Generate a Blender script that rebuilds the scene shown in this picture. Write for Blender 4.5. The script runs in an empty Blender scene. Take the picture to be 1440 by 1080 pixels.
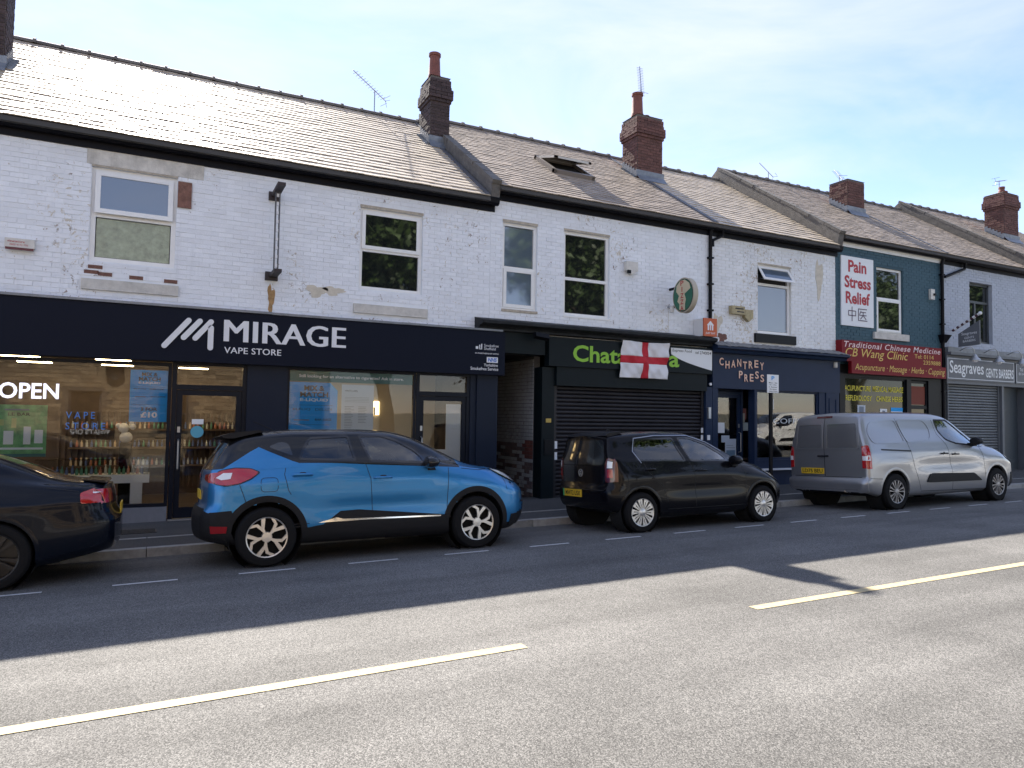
import bpy, bmesh, math, random
import numpy as np
from mathutils import Vector, Matrix
from mathutils.bvhtree import BVHTree
from mathutils.geometry import delaunay_2d_cdt
R = math.radians
random.seed(7)
scene = bpy.context.scene
COL = scene.collection

# ---------------------------------------------------------------- camera
CAM_H = 1.73
cam_d = bpy.data.cameras.new('camera'); cam = bpy.data.objects.new('camera', cam_d); COL.objects.link(cam)
c_r = Vector((0.892095, -0.451589, 0.015283)); c_u = Vector((-0.034197, -0.033751, 0.998845)); c_f = Vector((0.450552, 0.891587, 0.045552))
cam.matrix_world = Matrix(((c_r.x, c_u.x, -c_f.x, 0), (c_r.y, c_u.y, -c_f.y, 0), (c_r.z, c_u.z, -c_f.z, CAM_H), (0, 0, 0, 1)))
cam_d.sensor_width = 36; cam_d.lens = 25.0; cam_d.clip_start = .05; cam_d.clip_end = 2000
scene.camera = cam
CAMP = Vector((0, 0, CAM_H))
def project(p):
    d = Vector(p) - CAMP
    z = d.dot(c_f)
    if z < .1: return None
    return (720 + 1000*d.dot(c_r)/z, 540 - 1000*d.dot(c_u)/z, z)

# ---------------------------------------------------------------- sky and sun
SUN_EL, SUN_AZ = 43.0, -2.7            # the sun stands behind the shops, a little to the left
sd = Vector((math.sin(R(SUN_AZ))*math.cos(R(SUN_EL)), math.cos(R(SUN_AZ))*math.cos(R(SUN_EL)), math.sin(R(SUN_EL))))
world = bpy.data.worlds.new('World'); scene.world = world; world.use_nodes = True
nt = world.node_tree; N = nt.nodes; N.clear()
def wn(t, **k):
    n = N.new(t)
    for a, b in k.items(): setattr(n, a, b)
    return n
sky = wn('ShaderNodeTexSky', sky_type='NISHITA', sun_disc=False)
sky.sun_elevation = R(SUN_EL); sky.sun_rotation = R(SUN_AZ); sky.altitude = 100; sky.air_density = 1.0; sky.dust_density = .05; sky.ozone_density = 2.2
tc = wn('ShaderNodeTexCoord'); mp = wn('ShaderNodeMapping'); mp.inputs['Scale'].default_value = (1.0, 1.0, 3.2); mp.inputs['Rotation'].default_value = (0, .25, .5)
n1 = wn('ShaderNodeTexNoise'); n1.inputs['Scale'].default_value = 2.1; n1.inputs['Detail'].default_value = 7; n1.inputs['Roughness'].default_value = .55; n1.inputs['Distortion'].default_value = .5
rmp = wn('ShaderNodeValToRGB'); rmp.color_ramp.elements[0].position = .36; rmp.color_ramp.elements[1].position = .72
rmp.color_ramp.elements[1].color = (.76, .76, .76, 1)
mx = wn('ShaderNodeMixRGB'); mx.inputs['Color2'].default_value = (3.95, 4.02, 4.5, 1)
bg = wn('ShaderNodeBackground'); bg.inputs['Strength'].default_value = .080
ow = wn('ShaderNodeOutputWorld')
nt.links.new(tc.outputs['Generated'], mp.inputs['Vector']); nt.links.new(mp.outputs[0], n1.inputs['Vector'])
nt.links.new(n1.outputs['Fac'], rmp.inputs['Fac']); nt.links.new(rmp.outputs['Color'], mx.inputs['Fac'])
tn = wn('ShaderNodeMixRGB', blend_type='MULTIPLY'); tn.inputs['Fac'].default_value = 1; tn.inputs['Color2'].default_value = (1.05, .945, 1.0, 1); nt.links.new(sky.outputs[0], tn.inputs['Color1']); nt.links.new(tn.outputs[0], mx.inputs['Color1']); nt.links.new(mx.outputs[0], bg.inputs['Color']); nt.links.new(bg.outputs[0], ow.inputs[0])
sun_l = bpy.data.lights.new('sun', 'SUN'); sun_l.energy = 4.4; sun_l.angle = R(.53); sun_l.color = (1, .925, .82)
sun = bpy.data.objects.new('sun', sun_l); COL.objects.link(sun)
sun.rotation_euler = (-sd).to_track_quat('-Z', 'Y').to_euler(); sun.location = (0, 40, 40)
scene.view_settings.view_transform = 'Standard'; scene.view_settings.look = 'None'; scene.view_settings.gamma = 1
scene.view_settings.exposure = 1.82; scene.view_settings.use_curve_mapping = False

# ---------------------------------------------------------------- materials
MAT = {}
def node(nt, t, **k):
    n = nt.nodes.new(t)
    for a, b in k.items():
        if a.startswith('i_'): n.inputs[a[2:].replace('_', ' ')].default_value = b
        else: setattr(n, a, b)
    return n
def M(name, col, rough=.6, metal=0, var=0, vs=3, rnd=0, bump=0, bs=80, coat=0, ior=1.5, spec=.5, streak=0, emit=None, es=1, detail=4, croug=.03):
    if name in MAT: return MAT[name]
    m = bpy.data.materials.new(name); m.use_nodes = True; t = m.node_tree; L = t.links.new
    p = t.nodes['Principled BSDF']; MAT[name] = m
    p.inputs['Base Color'].default_value = (*col, 1); p.inputs['Roughness'].default_value = rough; p.inputs['Metallic'].default_value = metal
    p.inputs['IOR'].default_value = ior; p.inputs['Coat Weight'].default_value = coat; p.inputs['Coat Roughness'].default_value = croug
    p.inputs['Specular IOR Level'].default_value = spec
    if emit: p.inputs['Emission Color'].default_value = (*emit, 1); p.inputs['Emission Strength'].default_value = es
    g = node(t, 'ShaderNodeNewGeometry')
    if var or rnd or streak:
        cur = None
        fac = None
        def mul(a, b):
            n = node(t, 'ShaderNodeMath', operation='MULTIPLY'); L(a, n.inputs[0]); L(b, n.inputs[1]); return n.outputs[0]
        def ramp(sock, lo, hi, a=0., b=1.):
            n = node(t, 'ShaderNodeMapRange'); n.inputs[1].default_value = a; n.inputs[2].default_value = b; n.inputs[3].default_value = lo; n.inputs[4].default_value = hi; L(sock, n.inputs[0]); return n.outputs[0]
        if var:
            nz = node(t, 'ShaderNodeTexNoise', i_Scale=vs, i_Detail=detail, i_Roughness=.65); L(g.outputs['Position'], nz.inputs['Vector'])
            fac = ramp(nz.outputs['Fac'], 1-var, 1+var, .25, .75)
        if streak:
            mpn = node(t, 'ShaderNodeMapping'); mpn.inputs['Scale'].default_value = (5, 5, .5); L(g.outputs['Position'], mpn.inputs['Vector'])
            nz = node(t, 'ShaderNodeTexNoise', i_Scale=2.2, i_Detail=5, i_Roughness=.7); L(mpn.outputs[0], nz.inputs['Vector'])
            f2 = ramp(nz.outputs['Fac'], 1, 1-streak, .52, .8); fac = mul(fac, f2) if fac else f2
        if rnd:
            oi = node(t, 'ShaderNodeObjectInfo'); ad = node(t, 'ShaderNodeMath', operation='ADD'); L(oi.outputs['Random'], ad.inputs[0]); L(g.outputs['Random Per Island'], ad.inputs[1])
            fr = node(t, 'ShaderNodeMath', operation='FRACT'); L(ad.outputs[0], fr.inputs[0])
            f3 = ramp(fr.outputs[0], 1-rnd, 1+rnd); fac = mul(fac, f3) if fac else f3
        vm = node(t, 'ShaderNodeVectorMath', operation='SCALE'); vm.inputs[0].default_value = col; L(fac, vm.inputs['Scale']); L(vm.outputs[0], p.inputs['Base Color'])
    if bump:
        nb = node(t, 'ShaderNodeTexNoise', i_Scale=bs, i_Detail=3); L(g.outputs['Position'], nb.inputs['Vector'])
        b = node(t, 'ShaderNodeBump', i_Strength=bump, i_Distance=.01); L(nb.outputs['Fac'], b.inputs['Height']); L(b.outputs[0], p.inputs['Normal'])
    return m

def painted_brick(name, col, under, chips=.62, under2=(.55, .5, .42), grime=.18):
    """paint over brick: soot, rain streaks and flaked spots where the under colour shows"""
    m = bpy.data.materials.new(name); m.use_nodes = True; t = m.node_tree; L = t.links.new; MAT[name] = m
    p = t.nodes['Principled BSDF']; p.inputs['Roughness'].default_value = .62; p.inputs['Specular IOR Level'].default_value = .35
    g = node(t, 'ShaderNodeNewGeometry')
    a = node(t, 'ShaderNodeTexNoise', i_Scale=1.3, i_Detail=6, i_Roughness=.7); L(g.outputs['Position'], a.inputs['Vector'])
    ra = node(t, 'ShaderNodeMapRange'); ra.inputs[1].default_value = .3; ra.inputs[2].default_value = .75; ra.inputs[3].default_value = 1.0; ra.inputs[4].default_value = 1-grime; L(a.outputs['Fac'], ra.inputs[0])
    mp_ = node(t, 'ShaderNodeMapping'); mp_.inputs['Scale'].default_value = (6, 6, .6); L(g.outputs['Position'], mp_.inputs['Vector'])
    s = node(t, 'ShaderNodeTexNoise', i_Scale=1.6, i_Detail=5, i_Roughness=.7); L(mp_.outputs[0], s.inputs['Vector'])
    rs = node(t, 'ShaderNodeMapRange'); rs.inputs[1].default_value = .55; rs.inputs[2].default_value = .85; rs.inputs[3].default_value = 1.0; rs.inputs[4].default_value = 1-grime*1.3; L(s.outputs['Fac'], rs.inputs[0])
    mu = node(t, 'ShaderNodeMath', operation='MULTIPLY'); L(ra.outputs[0], mu.inputs[0]); L(rs.outputs[0], mu.inputs[1])
    oi = node(t, 'ShaderNodeObjectInfo'); ad = node(t, 'ShaderNodeMath', operation='ADD'); L(oi.outputs['Random'], ad.inputs[0]); L(g.outputs['Random Per Island'], ad.inputs[1])
    fr = node(t, 'ShaderNodeMath', operation='FRACT'); L(ad.outputs[0], fr.inputs[0])
    rr = node(t, 'ShaderNodeMapRange'); rr.inputs[3].default_value = .95; rr.inputs[4].default_value = 1.03; L(fr.outputs[0], rr.inputs[0])
    mu2 = node(t, 'ShaderNodeMath', operation='MULTIPLY'); L(mu.outputs[0], mu2.inputs[0]); L(rr.outputs[0], mu2.inputs[1])
    vm = node(t, 'ShaderNodeVectorMath', operation='SCALE'); vm.inputs[0].default_value = col; L(mu2.outputs[0], vm.inputs['Scale'])
    # small flakes within larger worn areas
    b = node(t, 'ShaderNodeTexNoise', i_Scale=13, i_Detail=5, i_Roughness=.75, i_Distortion=.6); L(g.outputs['Position'], b.inputs['Vector'])
    w = node(t, 'ShaderNodeTexNoise', i_Scale=.75, i_Detail=2); L(g.outputs['Position'], w.inputs['Vector'])
    wm = node(t, 'ShaderNodeMath', operation='MULTIPLY_ADD'); wm.inputs[1].default_value = .45; L(w.outputs['Fac'], wm.inputs[0]); L(b.outputs['Fac'], wm.inputs[2])
    cm = node(t, 'ShaderNodeMapRange'); cm.inputs[1].default_value = chips+.27; cm.inputs[2].default_value = chips+.29; L(wm.outputs[0], cm.inputs[0])
    uc = node(t, 'ShaderNodeMixRGB'); uc.inputs['Color1'].default_value = (*under, 1); uc.inputs['Color2'].default_value = (*under2, 1)
    uw = node(t, 'ShaderNodeTexNoise', i_Scale=2.3); L(g.outputs['Position'], uw.inputs['Vector']); ur = node(t, 'ShaderNodeMapRange'); ur.inputs[1].default_value = .42; ur.inputs[2].default_value = .52; L(uw.outputs['Fac'], ur.inputs[0]); L(ur.outputs[0], uc.inputs['Fac'])
    mxn = node(t, 'ShaderNodeMixRGB'); L(cm.outputs[0], mxn.inputs['Fac']); L(vm.outputs[0], mxn.inputs['Color1']); L(uc.outputs[0], mxn.inputs['Color2'])
    L(mxn.outputs[0], p.inputs['Base Color'])
    nb = node(t, 'ShaderNodeTexNoise', i_Scale=55, i_Detail=4); L(g.outputs['Position'], nb.inputs['Vector'])
    bu = node(t, 'ShaderNodeBump', i_Strength=.35, i_Distance=.006); L(nb.outputs['Fac'], bu.inputs['Height']); L(bu.outputs[0], p.inputs['Normal'])
    return m

def glass_mat(name, tint, refl=1.0, ior=1.5, rough=.0):
    m = bpy.data.materials.new(name); m.use_nodes = True; t = m.node_tree; L = t.links.new; t.nodes.clear(); MAT[name] = m
    o = node(t, 'ShaderNodeOutputMaterial'); mix = node(t, 'ShaderNodeMixShader'); tr = node(t, 'ShaderNodeBsdfTransparent'); tr.inputs[0].default_value = (*tint, 1)
    gl = node(t, 'ShaderNodeBsdfGlossy'); gl.inputs['Roughness'].default_value = rough; fr = node(t, 'ShaderNodeFresnel'); fr.inputs[0].default_value = ior
    ml = node(t, 'ShaderNodeMath', operation='MULTIPLY', use_clamp=True); ml.inputs[1].default_value = refl; L(fr.outputs[0], ml.inputs[0])
    L(ml.outputs[0], mix.inputs[0]); L(tr.outputs[0], mix.inputs[1]); L(gl.outputs[0], mix.inputs[2]); L(mix.outputs[0], o.inputs[0])
    return m

def asphalt(name, lo, hi, scale=110, bump=.6, rough=.75, patch=.12, spec=.5):
    m = bpy.data.materials.new(name); m.use_nodes = True; t = m.node_tree; L = t.links.new; MAT[name] = m
    p = t.nodes['Principled BSDF']; p.inputs['Roughness'].default_value = rough; p.inputs['Specular IOR Level'].default_value = spec
    g = node(t, 'ShaderNodeNewGeometry')
    v = node(t, 'ShaderNodeTexVoronoi', i_Scale=scale); L(g.outputs['Position'], v.inputs['Vector'])
    bw = node(t, 'ShaderNodeRGBToBW'); L(v.outputs['Color'], bw.inputs[0])
    n = node(t, 'ShaderNodeTexNoise', i_Scale=.5, i_Detail=6, i_Roughness=.7); L(g.outputs['Position'], n.inputs['Vector'])
    mpn = node(t, 'ShaderNodeMapping'); mpn.inputs['Scale'].default_value = (.12, 1.2, 1); L(g.outputs['Position'], mpn.inputs['Vector'])
    n2 = node(t, 'ShaderNodeTexNoise', i_Scale=1.5, i_Detail=4); L(mpn.outputs[0], n2.inputs['Vector'])
    pw = node(t, 'ShaderNodeMath', operation='POWER'); pw.inputs[1].default_value = 1.6; L(bw.outputs[0], pw.inputs[0])
    mixc = node(t, 'ShaderNodeMixRGB'); mixc.inputs['Color1'].default_value = (*lo, 1); mixc.inputs['Color2'].default_value = (*hi, 1); L(pw.outputs[0], mixc.inputs['Fac'])
    a1 = node(t, 'ShaderNodeMath', operation='ADD'); L(n.outputs['Fac'], a1.inputs[0]); L(n2.outputs['Fac'], a1.inputs[1])
    mr = node(t, 'ShaderNodeMapRange'); mr.inputs[1].default_value = .7; mr.inputs[2].default_value = 1.3; mr.inputs[3].default_value = 1-patch; mr.inputs[4].default_value = 1+patch; L(a1.outputs[0], mr.inputs[0])
    vm = node(t, 'ShaderNodeVectorMath', operation='SCALE'); L(mixc.outputs[0], vm.inputs[0]); L(mr.outputs[0], vm.inputs['Scale']); L(vm.outputs[0], p.inputs['Base Color'])
    b = node(t, 'ShaderNodeBump', i_Strength=bump, i_Distance=.004); L(v.outputs['Distance'], b.inputs['Height']); b.invert = True; L(b.outputs[0], p.inputs['Normal'])
    return m

# ---------------------------------------------------------------- mesh helpers
class MB:
    def __init__(s): s.v = []; s.f = []; s.m = []; s.mi = 0
    def add(s, vs, fs):
        o = len(s.v); s.v += [tuple(p) for p in vs]; s.f += [tuple(i+o for i in f) for f in fs]; s.m += [s.mi]*len(fs); return s
    def box(s, x0, x1, y0, y1, z0, z1):
        return s.add([(x0,y0,z0),(x1,y0,z0),(x1,y1,z0),(x0,y1,z0),(x0,y0,z1),(x1,y0,z1),(x1,y1,z1),(x0,y1,z1)],
                     [(0,3,2,1),(4,5,6,7),(0,1,5,4),(1,2,6,5),(2,3,7,6),(3,0,4,7)])
    def prism(s, pts, axis, a, b):
        """polygon pts (2-D) swept along an axis from a to b"""
        n = len(pts)
        def P(p, h): return {'x': (h, p[0], p[1]), 'y': (p[0], h, p[1]), 'z': (p[0], p[1], h)}[axis]
        vs = [P(p, a) for p in pts]+[P(p, b) for p in pts]
        return s.add(vs, [tuple(range(n))[::-1], tuple(range(n, 2*n))]+[(i, (i+1) % n, n+(i+1) % n, n+i) for i in range(n)])
    def tube(s, pts, r, n=8, cap=True):
        pts = [Vector(p) for p in pts]; rs = r if isinstance(r, (list, tuple)) else [r]*len(pts)
        rings = []; prev = None
        for i, p in enumerate(pts):
            t = (pts[min(i+1, len(pts)-1)]-pts[max(i-1, 0)]).normalized()
            a = t.orthogonal().normalized() if prev is None else (prev-t*prev.dot(t)).normalized()
            prev = a; b = t.cross(a); rings.append([p+(a*math.cos(2*math.pi*k/n)+b*math.sin(2*math.pi*k/n))*rs[i] for k in range(n)])
        vs = [q for rg in rings for q in rg]; fs = []
        for i in range(len(pts)-1):
            for k in range(n): fs.append((i*n+k, i*n+(k+1) % n, (i+1)*n+(k+1) % n, (i+1)*n+k))
        if cap: fs += [tuple(range(n))[::-1], tuple(range((len(pts)-1)*n, len(pts)*n))]
        return s.add(vs, fs)
    def lathe(s, prof, n=24, c=(0,0,0), axis='z', closed=False):
        vs = []; fs = []; m = len(prof)
        for k in range(n):
            a = 2*math.pi*k/n; ca, sa = math.cos(a), math.sin(a)
            for r, h in prof:
                p = {'z': (r*ca, r*sa, h), 'y': (r*ca, h, r*sa), 'x': (h, r*ca, r*sa)}[axis]
                vs.append((c[0]+p[0], c[1]+p[1], c[2]+p[2]))
        mm = m if closed else m-1
        for k in range(n):
            for i in range(mm): fs.append((k*m+i, k*m+(i+1) % m, ((k+1) % n)*m+(i+1) % m, ((k+1) % n)*m+i))
        return s.add(vs, fs)
    def grid(s, P):
        """P[i][j] of points"""
        a, b = len(P), len(P[0]); vs = [p for r in P for p in r]
        return s.add(vs, [(i*b+j, i*b+j+1, (i+1)*b+j+1, (i+1)*b+j) for i in range(a-1) for j in range(b-1)])
    def mesh(s, name, mats, off=(0,0,0), smooth=False):
        me = bpy.data.meshes.new(name)
        me.from_pydata([(p[0]-off[0], p[1]-off[1], p[2]-off[2]) for p in s.v], [], s.f)
        for m in (mats if isinstance(mats, (list, tuple)) else [mats]): me.materials.append(m)
        if any(s.m): me.polygons.foreach_set('material_index', s.m)
        bm = bmesh.new(); bm.from_mesh(me); bmesh.ops.recalc_face_normals(bm, faces=bm.faces); bm.to_mesh(me); bm.free()
        if smooth:
            me.polygons.foreach_set('use_smooth', [True]*len(me.polygons))
            if smooth != True: me.set_sharp_from_angle(angle=R(smooth))
        me.update(); return me
ORG = {}
def tag(o, label, cat, group=None, kind=None):
    if label: o['label'] = label
    if cat: o['category'] = cat
    if group: o['group'] = group
    if kind: o['kind'] = kind
    return o
def thing(name, loc, label, cat, group=None, rot=None):
    o = bpy.data.objects.new(name, None); COL.objects.link(o); o.location = loc; o.empty_display_size = .2
    if rot: o.rotation_euler = rot
    ORG[o.name] = Vector(loc); return tag(o, label, cat, group)
def obj(name, mb, mats, parent=None, smooth=False, local=False, label=None):
    """link one mesh; with a parent the builder's world points are moved to the parent's origin"""
    if parent is None:
        a = np.array(mb.v); o3 = ((a[:,0].min()+a[:,0].max())/2, (a[:,1].min()+a[:,1].max())/2, a[:,2].min())
        o = bpy.data.objects.new(name, mb.mesh(name, mats, o3, smooth)); o.location = o3; ORG[o.name] = Vector(o3); COL.objects.link(o)
        return o
    off = (0,0,0) if local else ORG[parent.name]
    o = bpy.data.objects.new(name, mb.mesh(name, mats, off, smooth)); COL.objects.link(o); o.parent = parent
    # a child of a one-mesh thing or a part keeps the root's origin
    ORG[o.name] = Vector(off) if not local else Vector((0,0,0))
    if label: o['label'] = label
    return o
def struct(o): o['kind'] = 'structure'; return o
UNIT = {}
def unit_box(mat):
    k = mat.name
    if k not in UNIT: UNIT[k] = MB().box(-.5, .5, -.5, .5, -.5, .5).mesh('piece_'+k, mat)
    return UNIT[k]
def pieces(parent, name, mat, boxes, limit=300, mesh=None, rest_name=None):
    """boxes: list of (4x4 world matrix for a unit box). the ones that show largest become objects, the rest one mesh"""
    sc = []
    for Mx in boxes:
        p = project(Mx.translation)
        sc.append(-1 if (p is None or not (-30 < p[0] < 1470 and -30 < p[1] < 1110)) else 1/p[2])
    order = sorted(range(len(boxes)), key=lambda i: -sc[i])
    T = Matrix.Translation(-ORG[parent.name]); me = mesh or unit_box(mat)
    single = order[:limit]
    for i in single:
        o = bpy.data.objects.new(name, me); COL.objects.link(o); o.parent = parent; o.matrix_local = T @ boxes[i]
    rest = order[limit:]
    if rest:
        base = np.array([v.co[:] for v in me.vertices]); fs = [tuple(p.vertices) for p in me.polygons]
        mb = MB()
        for i in rest:
            A = np.array(boxes[i]); mb.add([tuple(q) for q in base @ A[:3,:3].T+A[:3,3]], fs)
        o = obj(rest_name or name+'_rest', mb, mat, parent); o['kind'] = 'stuff'
def bx(x0, x1, y0, y1, z0, z1):
    return Matrix.Translation(((x0+x1)/2, (y0+y1)/2, (z0+z1)/2)) @ Matrix.Diagonal((x1-x0, y1-y0, z1-z0, 1))
def cells(x0, x1, z0, z1, holes):
    """split a rectangle round rectangular holes"""
    xs = sorted({x0, x1, *[min(max(v, x0), x1) for h in holes for v in h[:2]]}); zs = sorted({z0, z1, *[min(max(v, z0), z1) for h in holes for v in h[2:]]})
    out = []
    for j in range(len(zs)-1):
        run = None
        for i in range(len(xs)-1):
            cx, cz = (xs[i]+xs[i+1])/2, (zs[j]+zs[j+1])/2
            inside = any(h[0] < cx < h[1] and h[2] < cz < h[3] for h in holes)
            if not inside: run = [run[0], xs[i+1]] if run else [xs[i], xs[i+1]]
            if (inside or i == len(xs)-2) and run: out.append((run[0], run[1], zs[j], zs[j+1])); run = None
    return out
def bricks_front(x0, x1, z0, z1, y, holes, bl=.225, bh=.075, j=.01, proud=.008, seed=1):
    rnd = random.Random(seed); out = []
    n = int(round((z1-z0)/bh)); bh = (z1-z0)/n
    for r in range(n):
        za, zb = z0+r*bh+j/2, z0+(r+1)*bh-j/2
        x = x0-(bl/2 if r % 2 else 0)
        while x < x1:
            a, b = max(x, x0)+j/2, min(x+bl, x1)-j/2; x += bl
            segs = [(a, b)]
            for h in holes:
                if h[2] < zb and h[3] > za:
                    ns = []
                    for s0, s1 in segs:
                        if h[0] >= s1 or h[1] <= s0: ns.append((s0, s1))
                        else:
                            if h[0]-s0 > .03: ns.append((s0, h[0]-.003))
                            if s1-h[1] > .03: ns.append((h[1]+.003, s1))
                    segs = ns
            for s0, s1 in segs:
                if s1-s0 < .03: continue
                pr = proud+rnd.uniform(-.0035, .0035); m = bx(s0, s1, y-pr, y+.03, za+rnd.uniform(-.0015, .0015), zb+rnd.uniform(-.0015, .0015))
                out.append(m @ Matrix.Rotation(rnd.uniform(-.012, .012), 4, 'Z'))
    return out
def text_mesh(s, bold=0., shear=0., space=1., extrude=.004):
    c = bpy.data.curves.new('t', 'FONT'); c.body = s; c.offset = bold; c.shear = shear; c.space_character = space; c.extrude = 0; c.resolution_u = 3
    o = bpy.data.objects.new('t', c)
    me = bpy.data.meshes.new_from_object(o); bpy.data.objects.remove(o); bpy.data.curves.remove(c)
    v = np.array([p.co[:] for p in me.vertices]); f = [tuple(p.vertices) for p in me.polygons]; bpy.data.meshes.remove(me)
    return v, f
def text(mb, s, x0, x1, z0, z1, y, bold=.0, shear=0., space=1., fit=True, place=None):
    """flat lettering facing -Y filling the box; place maps (x,z)->3-D for other planes"""
    v, f = text_mesh(s, bold, shear, space)
    if len(v) == 0: return
    a, b = v[:,0].min(), v[:,0].max(); c, d = v[:,1].min(), v[:,1].max()
    sx = (x1-x0)/max(b-a, 1e-6); sz = (z1-z0)/max(d-c, 1e-6)
    if not fit: sx = sz
    pts = [(x0+(p[0]-a)*sx, z0+(p[1]-c)*sz) for p in v]
    mb.add([place(*q) if place else (q[0], y, q[1]) for q in pts], f)
# ================================================================ the setting
G = 0.0131
def cross(Y):
    if Y > 10.05: return .005+(Y-10.05)*.012
    if Y < -1.0: return -.02+(-1-Y)*.01
    return .07*(1-((Y-4.55)/3.57)**2)
def gz(X, Y): return G*X+cross(Y)
m_road = asphalt('asphalt', (.050, .050, .049), (.275, .268, .256), 170, .55, .85, .3, .2)
m_pave = asphalt('pavement_tarmac', (.035, .036, .038), (.10, .10, .10), 160, .5, .8, .2)
def worn_paint(name, col, base, thr):
    m = M(name, col, .75, var=.2, vs=18, spec=.2); t = m.node_tree; p = t.nodes['Principled BSDF']; src = p.inputs['Base Color'].links[0].from_socket
    g = node(t, 'ShaderNodeNewGeometry'); v = node(t, 'ShaderNodeTexNoise', i_Scale=70, i_Detail=5, i_Roughness=.8); t.links.new(g.outputs['Position'], v.inputs['Vector'])
    r = node(t, 'ShaderNodeMapRange'); r.inputs[1].default_value = thr; r.inputs[2].default_value = thr+.05; t.links.new(v.outputs['Fac'], r.inputs[0])
    x = node(t, 'ShaderNodeMixRGB'); x.inputs['Color2'].default_value = (*base, 1); t.links.new(r.outputs[0], x.inputs['Fac']); t.links.new(src, x.inputs['Color1']); t.links.new(x.outputs[0], p.inputs['Base Color']); return m
m_line = worn_paint('road_paint', (.47, .39, .235), (.12, .11, .10), .60)
m_bay = worn_paint('bay_paint', (.60, .60, .60), (.10, .10, .10), .58)
m_kerb = M('kerb_stone', (.30, .295, .285), .8, var=.25, vs=9, rnd=.18, bump=.5, bs=90)
m_earth = M('earth', (.16, .15, .11), .95, var=.3, vs=.3)  # colour lightened so the unseen ground throws more sun back at the shops
m_slab = asphalt('bounce_footway', (.16, .155, .145), (.34, .33, .31), 140, .3, .85, .15, .2)  # unseen footway across the road, made pale to bounce sun onto the shopfronts
XS = [-70+i*4 for i in range(56)]
def sheet(name, ys, dz, mat, xs=XS, fn=gz):
    mb = MB(); mb.grid([[(x, y, fn(x, y)+dz) for x in xs] for y in ys]); return struct(obj(name, mb, mat))
mb = MB(); mb.grid([[(x, y, G*x-.35) for x in (-900, -100, 200, 900)] for y in (-900, -40, 60, 900)]); struct(obj('ground', mb, m_earth))
sheet('road', [-1.0+.5*i for i in range(23)][:-1]+[10.05], 0, m_road)
pv = MB(); P = [[(x, y, gz(x, y)) for x in XS] for y in (10.17, 10.8, 10.93, 11.6, 12.6)]
pv.grid(P); pave = struct(obj('pavement', pv, m_pave))
sheet('opposite_pavement', [-1.0, -1.15, -2.5, -4.2, -6, -9], .1, m_slab)
kb = []
for i in range(-30, 75):
    x0 = i*.915
    a, b = gz(x0+.45, 10.06), gz(x0+.45, 10.17)
    kb.append(Matrix.Translation((x0+.457, 10.11, a-.10)) @ Matrix.Rotation(-math.atan(G), 4, 'Y') @ Matrix.Diagonal((.905, .125, .215, 1)))
pieces(pave, 'kerbstone', m_kerb, kb)
eb = [Matrix.Translation((i*.92+.46, 10.87, gz(i*.92+.46, 10.87)-.045)) @ Matrix.Rotation(-math.atan(G), 4, 'Y') @ Matrix.Diagonal((.905, .07, .1, 1)) for i in range(-20, 50)]
pieces(pave, 'edging_stone', m_kerb, eb)
ob = [Matrix.Translation((i*.915+.457, -1.06, gz(i*.915+.457, -1.05)+.01)) @ Matrix.Rotation(-math.atan(G), 4, 'Y') @ Matrix.Diagonal((.905, .125, .215, 1)) for i in range(-20, 50)]
pieces(bpy.data.objects['opposite_pavement'], 'kerbstone', m_kerb, ob)
road = bpy.data.objects['road']
def strip(name, x0, x1, y, w, mat, dz=.004):
    mb = MB(); n = max(2, int((x1-x0)/.5)); mb.grid([[(x0+(x1-x0)*i/n+(.06 if yy > y else 0)*0, yy, gz(x0+(x1-x0)*i/n, yy)+dz) for i in range(n+1)] for yy in (y-w/2, y+w/2)])
    return obj(name, mb, mat, road)
k = -0.2894
for i in range(-8, 26): strip('bay_dash', k+i*1.1717, k+i*1.1717+.585, 8.12, .055, m_bay)
for x0, x1 in ((-9.1, -5.0), (-2.9, 2.42), (4.62, 10.0), (12.2, 17.5), (19.7, 25)): strip('centre_line', x0, x1, 4.53, .105, m_line)
# an iron cover set into the footway
mi = M('cast_iron', (.06, .06, .062), .6, .5, var=.3, vs=20)
mb = MB(); mb.box(-.42, .12, 11.25, 11.62, gz(0, 11.4)-.02, gz(0, 11.4)+.008)
for i in range(7): mb.box(-.40, .10, 11.28+i*.047, 11.30+i*.047, gz(0, 11.4)+.008, gz(0, 11.4)+.013)
tag(obj('drain_cover', mb, mi), 'dark iron cover set into the footway before the vape shop window', 'drain cover')

# ================================================================ palette for buildings
m_white = painted_brick('white_painted_brick', (.83, .86, .91), (.30, .25, .22), .60, grime=.10)
m_white2 = painted_brick('worn_white_brick', (.82, .84, .87), (.36, .28, .22), .575, grime=.15)
m_teal = painted_brick('teal_painted_brick', (.046, .105, .140), (.12, .16, .17), .66, (.1, .14, .15), grime=.12)
m_grey = painted_brick('grey_painted_brick', (.44, .48, .56), (.40, .40, .40), .68, (.5, .5, .5), grime=.1)
m_mort = {m_white: M('white_mortar', (.76, .79, .83), .8, var=.08, streak=.1), m_white2: M('worn_mortar', (.73, .73, .71), .85, var=.15, streak=.25), m_teal: M('teal_mortar', (.036, .082, .110), .8, var=.1), m_grey: M('grey_mortar', (.38, .41, .47), .8, var=.1)}
m_tan = M('concrete_tile', (.45, .375, .285), .5, var=.16, vs=2.2, rnd=.12, bump=.3, bs=60, spec=.9)
m_slate = M('stone_slate', (.30, .245, .195), .6, var=.22, vs=4, rnd=.24, bump=.4, bs=50, spec=.5)
m_rback = M('roof_felt', (.06, .055, .05), .9)
m_ridge = M('ridge_tile', (.13, .115, .10), .75, var=.3, vs=8, rnd=.15, bump=.4)
m_cope = M('coping_stone', (.12, .11, .10), .85, var=.35, vs=7, rnd=.12, bump=.8, bs=40)
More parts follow.
